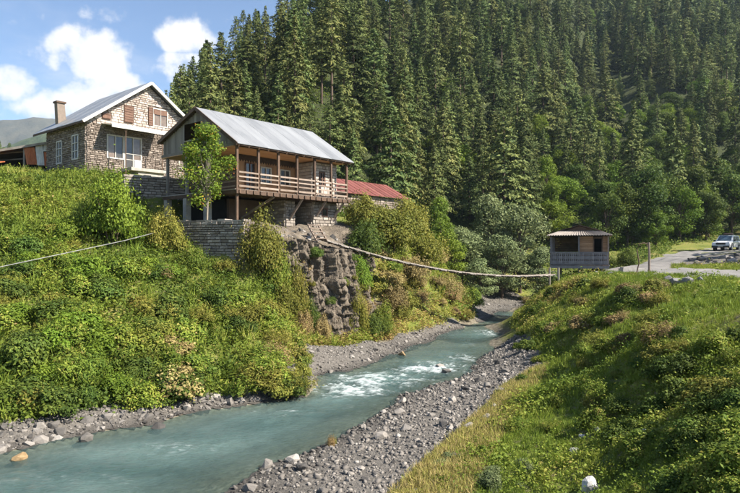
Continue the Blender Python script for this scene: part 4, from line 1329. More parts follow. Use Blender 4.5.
def corr(parent, p0, p1, q1, q0, n, mat, amp=.028):
    """one corrugated sheet: eave p0-p1, upper edge q0-q1"""
    p0, p1, q0, q1 = map(Vector, (p0, p1, q0, q1))
    vs = []
    for i in range(n + 1):
        t = i / n; dz = Vector((0, 0, amp * (1 if i % 2 else -1)))
        vs += [p0.lerp(p1, t) + dz, q0.lerp(q1, t) + dz]
    b = len(vs)
    vs += [v - Vector((0, 0, .018)) for v in vs]
    fs = [(2 * i, 2 * i + 2, 2 * i + 3, 2 * i + 1) for i in range(n)] + [(b + 2 * i, b + 2 * i + 1, b + 2 * i + 3, b + 2 * i + 2) for i in range(n)] + [(2 * i, b + 2 * i, b + 2 * i + 2, 2 * i + 2) for i in range(n)]
    MB().add(vs, fs).build("roof_sheet", M[mat], parent)


ex0, ex1, ey0, ey1 = -hw - .2, hw + .2, -.35, hd + .3
ux0, ux1, uy0, uy1 = -hw + .7, hw - .7, .75, hd - .75
ze, zu = 2.25, 2.60
for i in range(5):
    t0, t1 = i / 5, (i + 1) / 5
    corr(hu, (ex0 + (ex1 - ex0) * t0, ey0, ze), (ex0 + (ex1 - ex0) * t1, ey0, ze), (ux0 + (ux1 - ux0) * t1, uy0, zu), (ux0 + (ux1 - ux0) * t0, uy0, zu), 10, "asbestos")
    corr(hu, (ex0 + (ex1 - ex0) * t0, ey1, ze), (ex0 + (ex1 - ex0) * t1, ey1, ze), (ux0 + (ux1 - ux0) * t1, uy1, zu), (ux0 + (ux1 - ux0) * t0, uy1, zu), 10, "asbestos")
    corr(hu, (ex0, ey0 + (ey1 - ey0) * t0, ze), (ex0, ey0 + (ey1 - ey0) * t1, ze), (ux0, uy0 + (uy1 - uy0) * t1, zu), (ux0, uy0 + (uy1 - uy0) * t0, zu), 10, "asbestos")
    corr(hu, (ex1, ey0 + (ey1 - ey0) * t0, ze), (ex1, ey0 + (ey1 - ey0) * t1, ze), (ux1, uy0 + (uy1 - uy0) * t1, zu), (ux1, uy0 + (uy1 - uy0) * t0, zu), 10, "asbestos")
mb = MB(); mb.prism([(ux0 + .1, uy0 + .03, zu - .05), (ux1 - .1, uy0 + .03, zu - .05), (0, uy0 + .03, zu + .36)], (0, uy1 - uy0 - .06, 0)); mb.build("roof_lantern", M["brown_wood"], hu)
for s in (-1, 1):
    MB().beam((s * (ux1 + .15), uy0 - .1, zu - .02), (0, uy0 - .1, zu + .42), .12, .04).build("barge_board", M["brown_wood"], hu)
    MB().prism([(s * (ux1 + .2), uy0 - .15, zu - .02), (0, uy0 - .15, zu + .42), (0, uy1 + .15, zu + .42), (s * (ux1 + .2), uy1 + .15, zu - .02)], (0, 0, .03)).build("roof_sheet", M["brown_wood"], hu)

# ------------------------------------------------------------------ pole, log block, rubble and brush by the road
gx, gy, gz = at_ground(649, 273)
po = empty("gate_post", (gx, gy, gz))
tag(po, "leaning rusty post with a bent bar beside the gravel road", "post")
MB().tube([(0, 0, -.3), (.02, 0, 1.0), (-.01, 0, 1.85)], [.075, .07, .06], 8).build("post", M["rail_wood"], po)
MB().tube([(-.02, 0, 1.7), (-.3, 0, 1.82), (-.6, 0, 1.75), (-.72, 0, 1.35), (-.6, 0, .6), (-.75, 0, 0)], .035, 6).build("bent_bar", M["brown_wood"], po)
bx_, by_, bz_ = at_ground(632, 273)
lb = empty("concrete_block", (bx_, by_, bz_), .1)
tag(lb, "grey concrete block lying beside the leaning post", "block")
MB().box(-.75, -.3, -.15, .75, .3, .28).build("slab", M["concrete"], lb)
MB().box(-.7, -.25, .28, .2, .2, .38).build("cap", M["concrete"], lb)
for i, (px, py, s, lab) in enumerate([(553, 273, .5, "dark boulder on the crest directly below the hut veranda"), (596, 274, .42, "small dark rock on the crest just past the hut"), (611, 275, .42, "dark rock on the crest midway between hut and post"),
                                      (668, 283, .7, "flat grey rock at the lawn edge nearest the post"), (676, 285, .8, "largest grey rock in the row edging the lawn"), (687, 284, .7, "grey rock at the road end of the row edging the lawn"), (701, 283, .6, "lone flat rock by the road beyond the lawn row"), (662, 288, .5, "dark low rock below the row edging the lawn"),
                                      (574, 453, .30, "pale grey stone in the grass above the white rock"), (582, 438, .2, "small pale stone in the grass on the right slope"), (646, 436, .3, "pale grey stone beside the dark bushes on the right slope"), (598, 432, .26, "pale stone high on the grassy right slope")]):
    x, y, z = at_ground(px, py)
    thing_rock("rock", STONES_BIG[i % 4], (x, y, z), s, lab, "rock", i * 1.3, M["white_rock"] if i > 7 else M["grey_rubble"], .12)
scree = sheet("scree_slope", [(20.8, 40.5), (21.5, 34.5), (27, 33), (34, 34), (41, 44), (42, 60), (37, 60), (28.5, 52.5), (23.5, 46.5)], "dark stony scree bank right of the gravel road", step=.3, zoff=.04, m="gravel")
for i in range(70):                                   # rubble heap at the right of the road
    x, y = random.uniform(24.5, 31), random.uniform(41, 50)
    if float(poly_dist(np.array([x]), np.array([y]), ROAD)[0]) < 3.2: continue
    s = random.uniform(.3, .9)
    o = inst("rubble_stone", STONES_BIG[i % 4], None, (x, y, float(height(np.array([x]), np.array([y]))[0]) + s * .1), (random.uniform(-.3, .3), random.uniform(-.3, .3), random.uniform(0, 6)), (s, s, s))
    tag(o, "loose stone on the shaded rubble slope right of the gravel road", "stone", "rubble beside the road")

# overhead pipe on the left bank
pts = [P(-120, 292, 21.5), P(-40, 275.5, 22.6), P(0, 267, 23.4), P(45, 257.5, 24.6), P(90, 248, 26.2), P(125, 240.5, 28), P(150, 234, 30.2), P(172, 227, 32.5), P(186, 222.5, 33.4)]
o = MB().tube(pts, .018, 8).build("water_pipe", M["pipe"], None, smooth=True)
tag(o, "thin pale pipe hanging across the overgrown left bank", "pipe")
for (px, py, d) in ((-40, 275.5, 22.6),):
    p = P(px, py, d)
    zg = float(height(np.array([p.x]), np.array([p.y]))[0])
    s = MB().tube([(p.x, p.y, zg - .2), (p.x, p.y, p.z + .05)], .04, 6).build("pipe_support", M["old_wood"], o)
x, y, z = at_ground(45, 313)
thing_rock("litter_bag", STONES_BIG[2], (x, y, z + .25), .42, "crumpled white bag caught in the herbs on the left bank", "bag", 0, M["white_paint"], .1)

# ------------------------------------------------------------------ car on the road
def car():
    cx, cyy = 41.2, 69.3
    cz = float(height(np.array([cx]), np.array([cyy]))[0]) + .05
    c = empty("parked_car", (cx, cyy, cz), math.atan2(-.70, -.72))
    tag(c, "silver four wheel drive car with a loaded roof rack on the gravel road", "car")
    # side profile (x forward): lower body
    low = [(-2.25, .42), (-2.3, .75), (-2.25, 1.05), (1.0, 1.12), (2.05, 1.0), (2.25, .85), (2.28, .42)]
    hb = .92
    b = MB()
    secs = []
    for yv, inset in ((-hb, .05), (-hb + .06, 0), (hb - .06, 0), (hb, .05)):
        secs.append([(x * (1 - inset * .3), yv, z - (inset if z > .9 else -inset * .3)) for x, z in low])
    vs = [p for s in secs for p in s]; n = len(low)
    fs = [tuple(range(n)), tuple(range(3 * n, 4 * n))[::-1]]
    for k in range(3):
        for i in range(n):
            fs.append((k * n + i, k * n + (i + 1) % n, (k + 1) * n + (i + 1) % n, (k + 1) * n + i))
    b.add(vs, fs)
    body = b.build("body", M["paint_body"], c)
    cab = MB()
    lo = [(-2.2, 1.06), (1.05, 1.1)]; hi = [(-2.05, 1.78), (.25, 1.80)]
    yl, yh = .88, .70
    vs = [(lo[0][0], -yl, lo[0][1]), (lo[1][0], -yl, lo[1][1]), (lo[1][0], yl, lo[1][1]), (lo[0][0], yl, lo[0][1]), (hi[0][0], -yh, hi[0][1]), (hi[1][0], -yh, hi[1][1]), (hi[1][0], yh, hi[1][1]), (hi[0][0], yh, hi[0][1])]
    cab.add(vs, MB.BOXF)
    cab.build("cabin", M["paint_body"], c)
    V8 = [Vector(v) for v in vs]

    def face_pt(a, b_, c_, d_, u, v):
        return (V8[a].lerp(V8[b_], u)).lerp(V8[d_].lerp(V8[c_], u), v)

    def pane(a, b_, c_, d_, u0, u1, v0, v1, nrm, name):
        q = [face_pt(a, b_, c_, d_, u0, v0), face_pt(a, b_, c_, d_, u1, v0), face_pt(a, b_, c_, d_, u1, v1), face_pt(a, b_, c_, d_, u0, v1)]
        MB().prism(q, Vector(nrm) * .015).build(name, M["car_glass"], c)
    pane(1, 2, 6, 5, .07, .93, .12, .92, (.7, 0, .7), "windscreen")
    for sgn, (a, b_, c_, d_) in ((-1, (0, 1, 5, 4)), (1, (3, 2, 6, 7))):
        for (u0, u1) in ((.05, .30), (.34, .60), (.64, .93)):
            pane(a, b_, c_, d_, u0, u1, .14, .86, (0, sgn, .2), "side_window")
    pane(0, 3, 7, 4, .1, .9, .15, .88, (-1, 0, .1), "rear_window")
    for sx in (-1.35, 1.42):
        for sy in (-.80, .80):
            w = MB(); ny = .11 * (1 if sy > 0 else -1)
            w.tube([(sx, sy - .12, .37), (sx, sy + .12, .37)], .37, 20)
            t = w.build("wheel", M["tyre"], c)
            MB().tube([(sx, sy + ny * .9, .37), (sx, sy + ny * 1.3, .37)], .22, 14).build("rim", M["rim"], t)
            a = MB()
            for k in range(9):
                g0, g1 = math.pi * k / 9, math.pi * (k + 1) / 9
                yv = .925 * (1 if sy > 0 else -1)
                a.beam((sx + .45 * math.cos(g0), yv, .42 + .45 * math.sin(g0)), (sx + .45 * math.cos(g1), yv, .42 + .45 * math.sin(g1)), .05, .1)
            a.build("wheel_arch", M["plastic"], c)
    for s in (-1, 1):
        MB().prism([(2.1, s * .50, .80), (2.1, s * .88, .80), (2.06, s * .88, .98), (2.06, s * .5, .98)], (.16, 0, -.01)).build("headlight", M["lamp_glass"], c)
        MB().box(.75, s * .93 - .0 if s > 0 else -1.12, 1.12, .9, s * .93 + .19 if s > 0 else -.93, 1.3).build("mirror", M["plastic"], c)
        MB().tube([(-1.9, s * .62, 1.86), (.1, s * .62, 1.88)], .025, 6).build("rack_rail", M["plastic"], c)
    MB().box(2.2, -.48, .72, 2.3, .48, .96).build("grille", M["plastic"], c)
    MB().box(2.15, -.9, .38, 2.38, .9, .62).build("bumper", M["plastic"], c)
    MB().box(2.385, -.26, .5, 2.395, .26, .61).build("number_plate", M["white_paint"], c)
    for x in (-1.7, -.9, -.1):
        MB().box(x - .03, -.66, 1.87, x + .03, .66, 1.91).build("rack_bar", M["plastic"], c)
    lug = MB(); lug.box(-1.8, -.5, 1.92, -.9, .1, 2.1); lug.box(-.8, -.35, 1.92, -.1, .5, 2.06); lug.build("roof_luggage", M["luggage"], c)
    # door seams
    for s in (-1, 1):
        for x in (-1.0, -.05, .85):
            MB().box(x - .008, s * .921 - .004, .5, x + .008, s * .921 + .004, 1.06).build("door_seam", M["plastic"], c)


car()

# ------------------------------------------------------------------ foliage building blocks
def unit(v):
    return v / np.maximum(np.linalg.norm(v, axis=-1, keepdims=True), 1e-9)


def leaf_quads(C, N, L, Wd, rng, along=None):
    """diamond leaves: centres C, normals N, lengths L, widths Wd (arrays)"""
    n = len(C)
    N = unit(N)
    A = rng.normal(size=(n, 3)) if along is None else along + .25 * rng.normal(size=(n, 3))
    A = unit(A - N * (A * N).sum(-1, keepdims=True))
    B = np.cross(N, A)
    L = np.broadcast_to(L, (n,))[:, None]; Wd = np.broadcast_to(Wd, (n,))[:, None]
    V = np.stack([C - A * L / 2, C + B * Wd / 2 + N * Wd * .12, C + A * L / 2, C - B * Wd / 2 + N * Wd * .12], 1).reshape(-1, 3)
    F = np.arange(4 * n).reshape(n, 4)
    return V, F


def bush_arrays(seed, n, lobes=12, leaf=(.10, .06), squash=.8, spiky=0.0, tip=.35):
    """a shrub of unit radius standing on z=0: leaves round many small lobes, plus loose sprays"""
    rng = np.random.default_rng(seed)
    u = unit(rng.normal(size=(lobes, 3))); u[:, 2] = np.abs(u[:, 2])
    rad = rng.uniform(.25, .72, lobes)
    cen = u * rad[:, None] * np.array([1, 1, squash]) + np.array([0, 0, .18])
    lr = rng.uniform(.20, .44, lobes) * (1.15 - .4 * rad)
    lt = rng.uniform(-.2, .2, lobes)
    k = rng.integers(0, lobes, n)
    d = unit(rng.normal(size=(n, 3))); d[:, 2] = np.where(d[:, 2] < -.35, -d[:, 2], d[:, 2])
    rr = lr[k] * (.55 + .45 * rng.uniform(0, 1, n) ** .5)
    sp = rng.uniform(0, 1, n) < tip
    rr = np.where(sp, rr * (1 + rng.exponential(.25, n)), rr)
    C = cen[k] + d * rr[:, None]
    C[:, 2] += spiky * rng.exponential(.12, n) * sp
    C[:, 2] = np.maximum(C[:, 2], .02 * rng.uniform(0, 2, n))
    s = rng.uniform(.7, 1.35, n)
    N = d + .42 * rng.normal(size=(n, 3)) + np.array([0, 0, .35])
    V, F = leaf_quads(C, N, leaf[0] * s, leaf[1] * s, rng)
    T = np.clip(.5 + lt[k] + rng.normal(0, .16, n), 0, 1)
    return V, F, T


def with_stems(V, seed, n=7, r=.02, hgt=.8):
    rng = random.Random(seed); mb = MB()
    for i in range(n):
        a = rng.uniform(0, 6.28); q = rng.uniform(.15, .5)
        mb.tube([(.05 * math.cos(a), .05 * math.sin(a), -.1), (q * .5 * math.cos(a), q * .5 * math.sin(a), hgt * .5), (q * math.cos(a), q * math.sin(a), hgt * rng.uniform(.8, 1.05))], [r, r * .7, r * .3], 4, cap=False)
    return mb


BUSH = [np_mesh("leafage", *bush_arrays(300 + i, 4600, 18, (.10, .058), .85)[:2], M["herb"], bush_arrays(300 + i, 4600, 18, (.10, .058), .85)[2]) for i in range(5)]
SPIKY = [np_mesh("sprays", *bush_arrays(340 + i, 3000, 14, (.15, .035), .95, 1.0, .6)[:2], M["herb"], bush_arrays(340 + i, 3000, 14, (.15, .035), .95, 1.0, .6)[2]) for i in range(3)]
BIG = [np_mesh("leafage", *bush_arrays(380 + i, 9500, 40, (.058, .034), .95, 0, .45)[:2], M["herb"], bush_arrays(380 + i, 9500, 40, (.058, .034), .95, 0, .45)[2]) for i in range(3)]


def dress(o, mat):
    """the leaf mesh is shared; the leaf colour belongs to the plant"""
    o.material_slots[0].link = "OBJECT"
    o.material_slots[0].material = mat
    return o


STEM = [with_stems(None, 360 + i).mesh("stem", M["bark"]) for i in range(3)]


def shrub(name, p, r, h, mname, label, cat="shrub", group=None, spiky=False, stems=False, rng=random):
    me = rng.choice(BIG if stems else (SPIKY if spiky else BUSH))
    rz = rng.uniform(0, 6.28)
    if stems:
        e = empty(name, p, rz); e.scale = (r, r, h)
        tag(e, label, cat, group)
        dress(inst("foliage", me, e), M[mname]); inst("stem", rng.choice(STEM), e)
        return e
    o = inst(name, me, None, p, (rng.uniform(-.12, .12), rng.uniform(-.12, .12), rz), (r * rng.uniform(.9, 1.1), r * rng.uniform(.9, 1.1), h))
    dress(o, M[mname])
    return tag(o, label, cat, group)


# clumps for ground cover
def clump_arrays(seed, n, leaf, spread=.28, hgt=.22, upright=0.0):
    rng = np.random.default_rng(seed)
    C = np.c_[rng.normal(0, spread * .55, (n, 2)), np.abs(rng.normal(0, hgt * .6, n)) + .02]
    N = rng.normal(size=(n, 3)) * .5 + np.array([0, 0, .9])
    al = None
    if upright:
        N = rng.normal(size=(n, 3)); N[:, 2] *= .2
        al = np.c_[rng.normal(0, .35, (n, 2)), np.ones(n)]
        C[:, 2] = leaf[0] * rng.uniform(-.05, .3, n)
    s = rng.uniform(.7, 1.4, n)
    V, F = leaf_quads(C, N, leaf[0] * s, leaf[1] * s, rng, al)
    return V, F, np.clip(rng.normal(.5, .22, n), 0, 1)


CL_HERB = [clump_arrays(400 + i, 44, (.088, .05)) for i in range(8)]
CL_SMALL = [clump_arrays(420 + i, 40, (.062, .036), .2, .16) for i in range(8)]
def blades(pr):
    """grass blades: the lower half of each diamond dropped"""
    V, F, T = pr
    return V, F[:, 1:], T


CL_GRASS = [blades(clump_arrays(440 + i, 24, (.34, .022), .16, .1, upright=1)) for i in range(8)]
CL_TALL = [blades(clump_arrays(460 + i, 20, (.8, .03), .14, .2, upright=1)) for i in range(6)]


def patch_tint(x, y, s, base, amp, freq=.35):
    return base + amp * fbm(x * freq, y * freq, 3, s) * 2


def stuff(name, protos, xy, size, rng, mat, tints, label, tj=.5, tilt=.35):
    z = height(xy[:, 0], xy[:, 1])
    V, F, T = realize(protos, np.c_[xy, z], size, rng, tilt, tints=tints, tint_j=tj)
    o = inst(name, np_mesh(name, V, F, M[mat], T))
    tag(o, label, kind="stuff")
    return o


NOGROW = [np.array(BAR_R), np.array(BAR_L), np.array(SPIT), np.array(BAR_F), RIVER]


def blocked(x, y):
    b = np.zeros(len(x), bool)
    for p in NOGROW:
        b |= in_poly(x, y, p)
    b |= poly_dist(x, y, ROAD) < 2.4
    # inside the houses
    for ox, oy, w, d in ((-19.4, 41, 9.2, 6.3), (-7.4, 33, 9.4, 7.6), (-2.9, 50, 10.4, 5.8)):
        u = (x - ox) * COSR + (y - oy) * SINR; v = -(x - ox) * SINR + (y - oy) * COSR
        b |= (u > 0) & (u < w) & (v > 0) & (v < d)
    return b


rg = np.random.default_rng(77)
# left bank herbs
LB = [(-30, 14), (-10, 16.6), (-6.2, 20.4), (-2.9, 23), (-3.3, 25), (-3.4, 28), (-2.2, 30.8), (-.6, 32.4), (.6, 34.8), (-.4, 35.4), (-2, 33.2), (-3.6, 32.2), (-4.6, 32), (-7, 31), (-12.2, 33.4), (-13.2, 37), (-18.5, 40.5), (-25, 45.5), (-32, 47), (-34, 30)]
xy = scatter_poly(LB, 9500, rg); xy = xy[in_view(xy[:, 0], xy[:, 1], 60) & ~blocked(xy[:, 0], xy[:, 1])]
t = patch_tint(xy[:, 0], xy[:, 1], 61, .42, .46) + .14 * sstep(1, 5, height(xy[:, 0], xy[:, 1])) + .26 * sstep(-7.5, -3.5, xy[:, 0])
stuff("ground_cover", CL_HERB, xy, (rg.uniform(.8, 1.7, len(xy)))[:, None], rg, "herb", np.clip(t, .05, .9), "mixed green herbs covering the left river bank")
xy = scatter_poly(LB, 1700, rg); xy = xy[in_view(xy[:, 0], xy[:, 1], 60) & ~blocked(xy[:, 0], xy[:, 1])]
stuff("tall_grass", CL_TALL, xy, rg.uniform(.6, 1.3, len(xy))[:, None], rg, "grass", np.clip(patch_tint(xy[:, 0], xy[:, 1], 63, .52, .4), 0, 1), "tall grass stalks among the herbs of the left bank", tilt=.15)
# promontory right of the cliff
PR = [(-1.5, 32.5), (1.2, 35.2), (4, 39.5), (6.4, 43.6), (7.9, 47), (8.6, 53), (8.6, 60), (5, 60), (-2, 52), (-1.5, 44), (-.8, 38.5), (-1.8, 35)]
xy = scatter_poly(PR, 3000, rg); xy = xy[~blocked(xy[:, 0], xy[:, 1])]
stuff("ground_cover", CL_HERB, xy, rg.uniform(.8, 1.4, len(xy))[:, None], rg, "herb", np.clip(patch_tint(xy[:, 0], xy[:, 1], 65, .76, .35) + .2 * sstep(-1, -4, near_height(xy[:, 0], xy[:, 1])), .1, 1), "yellowing herbs on the promontory beside the cliff")
# right slope and lawn
RB = [(.6, 11), (2.9, 15.6), (4.2, 18.2), (5.7, 21), (7.1, 24), (7.5, 26.5), (8.2, 30), (8.4, 34), (9.2, 38.8), (11.2, 45.8), (13.5, 50), (20, 51), (25, 41), (24, 30), (22, 18), (14, 9), (7, 5.5), (2, 5.5)]
xy = scatter_poly(RB, 22000, rg); x, y = xy[:, 0], xy[:, 1]
slope_ = sstep(-1.75, -2.2, near_height(x, y))
keep = in_view(x, y, 60) & ~blocked(x, y) & (rg.uniform(0, 1, len(x)) < (.10 + .9 * slope_)) & (rg.uniform(0, 1, len(x)) < .12 + 3.2 * (fbm(x * .45, y * .45, 3, 71) + .02) + .5 * sstep(.34, .5, x / y)) & (np.hypot(x - 4.0, y - 10.95) > .45)
xy = xy[keep]
stuff("ground_cover", CL_SMALL, xy, (rg.uniform(.7, 1.6, len(xy)) * np.clip(xy[:, 1] / 17, .62, 1.15))[:, None], rg, "herb", np.clip(patch_tint(xy[:, 0], xy[:, 1], 72, .54, .42, .5) + .28 * sstep(24, 36, xy[:, 1]), .02, .95), "low green herbs covering the right slope")
xy = scatter_poly(RB, 32000, rg); x, y = xy[:, 0], xy[:, 1]
xy = xy[in_view(x, y, 60) & ~blocked(x, y) & (np.hypot(x - 4.0, y - 10.95) > .35)]
stuff("grass", CL_GRASS, xy, (rg.uniform(.35, .95, len(xy)) * np.clip(xy[:, 1] / 17, .6, 1.1))[:, None], rg, "grass", np.clip(patch_tint(xy[:, 0], xy[:, 1], 73, .48, .3, .4) + .22 * sstep(22, 34, xy[:, 1]) * sstep(-1.7, -2.4, near_height(xy[:, 0], xy[:, 1])), 0, .95), "short bright grass of the right slope and lawn", tilt=.15)
# dry grass fringe of the gravel bar
DF = [(.2, 11), (1.4, 13.4), (2.7, 15.6), (4.0, 18.2), (5.5, 21), (6.6, 22.8), (6.2, 21.0), (5.0, 18.2), (3.6, 15.3), (2.4, 12.6), (1.6, 10.5)]
xy = scatter_poly([(-.3, 11), (.8, 13.4), (2.0, 15.6), (3.2, 18.0), (4.7, 21), (6.4, 23.6), (6.9, 23.0), (6.0, 20.8), (4.7, 18.2), (3.3, 15.3), (2.2, 12.6), (1.6, 10.5)], 4200, rg)
stuff("dry_grass", CL_GRASS, xy, rg.uniform(.4, 1.0, len(xy))[:, None], rg, "grass", np.clip(rg.normal(.93, .08, len(xy)), .6, 1), "straw coloured dry grass fringing the gravel bar", tj=.3, tilt=.3)
# undergrowth on the edge of the forest and round the houses
xy = np.c_[rg.uniform(-20, 60, 3700), rg.uniform(44, 100, 3700)]
x, y = xy[:, 0], xy[:, 1]
xy = xy[in_view(x, y, 30) & ~blocked(x, y) & (near_height(x, y) > -4.9) & ((x < 18) | (y > hill_base(x) - 2) | ((x < .5 * y) & (y > 50) & (poly_dist(x, y, ROAD) > 3.6)))]
stuff("undergrowth", CL_HERB, xy, rg.uniform(1.2, 3.0, len(xy))[:, None], rg, "herb", np.clip(patch_tint(xy[:, 0], xy[:, 1], 75, .4, .4, .2), .02, .95), "leafy undergrowth at the foot of the forest")

# ------------------------------------------------------------------ individual shrubs
rs = random.Random(5)


def place(px, py, dmax=90):
    return at_ground(px, py, dmax)


def row_shrubs(spec, label, group, name="shrub", cat="shrub"):
    """spec: (photo x, photo y of the foot, radius m, height m, material, spiky)"""
    big_r = sorted(q[2] for q in spec)[len(spec) // 2]
    for (px, py, r, h, mn, sp) in spec:
        x, y, z = place(px, py)
        if not math.isfinite(x): continue
        look = {"herb": "yellow green", "olive": "olive", "dry": "withered brown", "broad": "dark green", "bright": "bright green", "willow": "grey green"}[mn]
        shape = "spiky" if sp else ("large" if r > big_r else "small")
        shrub(name, (x, y, z - .08), r, h, mn, f"{shape} {look} {label}", cat, f"{shape} {look} {group}", sp, rng=rs)


def in_px_box(n, x0, x1, y0, y1, rmin, rmax, mats, hs=(.7, 1.1), seed=1, spiky_p=.2):
    r = random.Random(seed); out = []
    for i in range(n):
        mn = r.choice(mats); rad = r.uniform(rmin, rmax)
        sp = r.random() < spiky_p and mn in ("dry", "olive", "herb")
        out.append((r.uniform(x0, x1), r.uniform(y0, y1), rad, rad * r.uniform(*hs), mn, sp))
    return out


# the named ones
def big(name, px, py, d, r, h, mn, label, cat="shrub", spiky=False, n=1):
    p = P(px, py, d)
    z = float(height(np.array([p.x]), np.array([p.y]))[0])
    return shrub(name, (p.x, p.y, z - .1), r, h, mn, label, cat, None, spiky, True, rs)


big("leafy_bush", 112, 235, 29.8, 1.95, 3.3, "bright", "large bright green bush in front of the stone house", "bush")
big("leafy_bush", 88, 225, 30.5, 1.0, 1.6, "broad", "dark green bush at the foot of the large bright bush", "bush")
big("willow_shrub", 262, 255, 31.4, 1.55, 3.3, "olive", "tall pale willow shrub growing before the balcony house lower storey", "shrub", True)
big("willow_shrub", 275, 262, 31.6, 1.0, 2.3, "herb", "green shrub at the cliff side foot of the pale willow shrub", "shrub")
big("leafy_bush", 166, 258, 31.2, 1.2, 2.0, "olive", "olive bush before the left end of the retaining wall", "bush")
big("leafy_bush", 190, 266, 30.2, 1.0, 1.3, "herb", "low yellow green bush at the foot of the retaining wall", "bush")
big("yellowing_bush", 408, 226, 48, 2.2, 3.0, "olive", "olive bush hiding the wall below the red roof", "bush")
big("yellowing_bush", 392, 225, 42, 2.9, 3.1, "olive", "broad olive yellow bush crowning the promontory right of the balcony house", "bush")
big("yellowing_bush", 362, 225, 41, 1.9, 2.2, "olive", "olive bush touching the far end of the balcony", "bush")
big("yellowing_bush", 425, 245, 45, 2.0, 2.6, "olive", "olive bush on the river side of the promontory crown", "bush")
big("leafy_bush", 366, 290, 38.4, 1.7, 3.0, "broad", "deep green bush on the promontory face beside the cliff", "bush")
big("leafy_bush", 357, 300, 36.6, 1.2, 2.4, "bright", "light green bush low on the promontory beside the cliff", "bush")
big("dry_bush", 412, 295, 41.5, 1.5, 2.2, "dry", "brown withered bush hanging on the promontory face", "bush", True)
big("dry_bush", 392, 315, 38.5, 1.2, 1.9, "dry", "brown withered bush low on the promontory face", "bush", True)
big("dry_bush", 450, 300, 46, 1.4, 1.8, "dry", "brown bush at the water end of the promontory", "bush", True)
big("leafy_bush", 470, 300, 49, 1.3, 1.9, "herb", "green bush at the tip of the promontory", "bush")
for x_, y_, r_, h_, m_, lab in [(.3, 35.3, .8, 1.7, "broad", "dark green bush hugging the river side of the cliff"), (.8, 36.0, .9, 2.0, "herb", "yellow green bush where cliff meets promontory"), (-4.3, 31.4, .9, 2.4, "olive", "olive bush at the upstream foot of the retaining wall beside the cliff"), (-3.6, 31.6, .7, 1.7, "dry", "straw brown bush at the near foot of the cliff"), (-2.5, 32.1, .6, 1.5, "dry", "withered bush at the middle of the cliff foot"), (-3.9, 32.0, .8, 3.4, "olive", "tall olive bush covering the near edge of the cliff"), (-4.7, 31.8, .9, 3.2, "herb", "tall yellow green bush between retaining wall and cliff"), (-.7, 34.4, .75, 2.6, "olive", "olive bush before the river end of the cliff"), (-3.1, 32.2, .5, 2.2, "broad", "narrow dark green bush against the middle of the cliff")]:
    shrub("cliff_bush", (x_, y_, float(height(np.array([x_]), np.array([y_]))[0]) - .1), r_, h_, m_, lab, "bush", None, False, True, rs)
rc = random.Random(44)
for i in range(34):
    v_ = CLIFF_V[rc.randrange(6, 125), rc.choice(list(range(8, 70)) + list(range(120, 185)) + list(range(70, 120, 3)))]
    m_ = rc.choice(["olive", "dry", "herb", "olive", "broad"]); r_ = rc.uniform(.22, .6)
    shrub("cliff_plant", (float(v_[0]), float(v_[1]), float(v_[2]) - r_ * .3), r_, r_ * rc.uniform(.9, 1.5), m_, {"olive": "olive", "dry": "straw brown", "herb": "yellow green", "broad": "dark green"}[m_] + " plant rooted in the joints of the rock cliff", "plant", {"olive": "olive", "dry": "brown", "herb": "yellow", "broad": "dark"}[m_] + " plants rooted in the cliff", m_ != "broad", rng=rc)
big("dark_bush", 628, 266, 50, 1.2, 1.7, "broad", "dark bush between the hut and the leaning post", "bush")
big("dark_bush", 612, 264, 52, .9, 1.4, "broad", "small dark bush close behind the hut", "bush")

row_shrubs(in_px_box(78, 0, 175, 240, 412, .5, 1.15, ["herb", "bright", "broad", "bright", "broad", "herb", "olive"], seed=21), "shrub on the left bank below the stone house", "shrubs on the left bank below the stone house")
row_shrubs(in_px_box(22, 0, 100, 182, 250, .35, .8, ["herb", "olive", "bright"], (.6, .9), seed=22), "shrub on the sunny meadow before the tin shed", "meadow shrubs before the tin shed")
row_shrubs(in_px_box(58, 150, 305, 272, 398, .55, 1.2, ["herb", "olive", "olive", "herb", "dry", "broad"], seed=23, spiky_p=.35), "shrub on the steep bank below the retaining wall", "shrubs on the bank below the retaining wall")
row_shrubs(in_px_box(10, 265, 312, 330, 385, .5, .9, ["dry", "olive", "dry"], seed=24, spiky_p=.6), "shrub on the bank nose beside the gravel spit", "dry shrubs beside the gravel spit")
row_shrubs(in_px_box(34, 350, 470, 250, 322, .6, 1.2, ["dry", "olive", "dry", "olive", "dry", "herb"], seed=25, spiky_p=.5), "shrub clinging to the promontory above the river", "shrubs on the promontory face")
row_shrubs(in_px_box(12, 286, 350, 250, 335, .3, .65, ["olive", "dry", "herb"], seed=26, spiky_p=.5), "tuft of plants rooted in the rock cliff", "plants on the cliff", "cliff_plant", "plant")
row_shrubs(in_px_box(40, 520, 660, 285, 350, .35, .8, ["herb", "olive", "broad", "herb", "dry", "olive"], seed=27, spiky_p=.5), "shrub on the upper right slope between the hut and the lawn", "weeds on the upper right slope")
row_shrubs(in_px_box(30, 640, 740, 330, 420, .3, .6, ["herb", "broad", "olive", "broad"], seed=28, spiky_p=.3), "shrub on the right slope below the lawn", "shrubs below the lawn")
row_shrubs(in_px_box(26, 625, 740, 425, 500, .25, .55, ["broad", "herb", "herb"], seed=29, spiky_p=.1), "shrub in the lower right corner of the slope", "shrubs in the lower right corner")
row_shrubs(in_px_box(14, 430, 530, 455, 495, .18, .38, ["willow", "herb", "willow"], seed=30, spiky_p=0), "bush beside the dry grass of the gravel bar", "bushes by the dry grass")
row_shrubs(in_px_box(22, 500, 620, 345, 430, .2, .5, ["herb", "herb", "broad", "olive"], seed=31, spiky_p=.6), "weed clump on the grassy slope above the gravel bar", "weed clumps above the gravel bar", "weed_clump", "weed")
row_shrubs([(330, 447, .16, .38, "dry", True), (333, 446, .12, .3, "olive", True)], "grass tuft alone at the water edge of the gravel bar", "grass tuft at the water edge", "grass_tuft", "grass tuft")


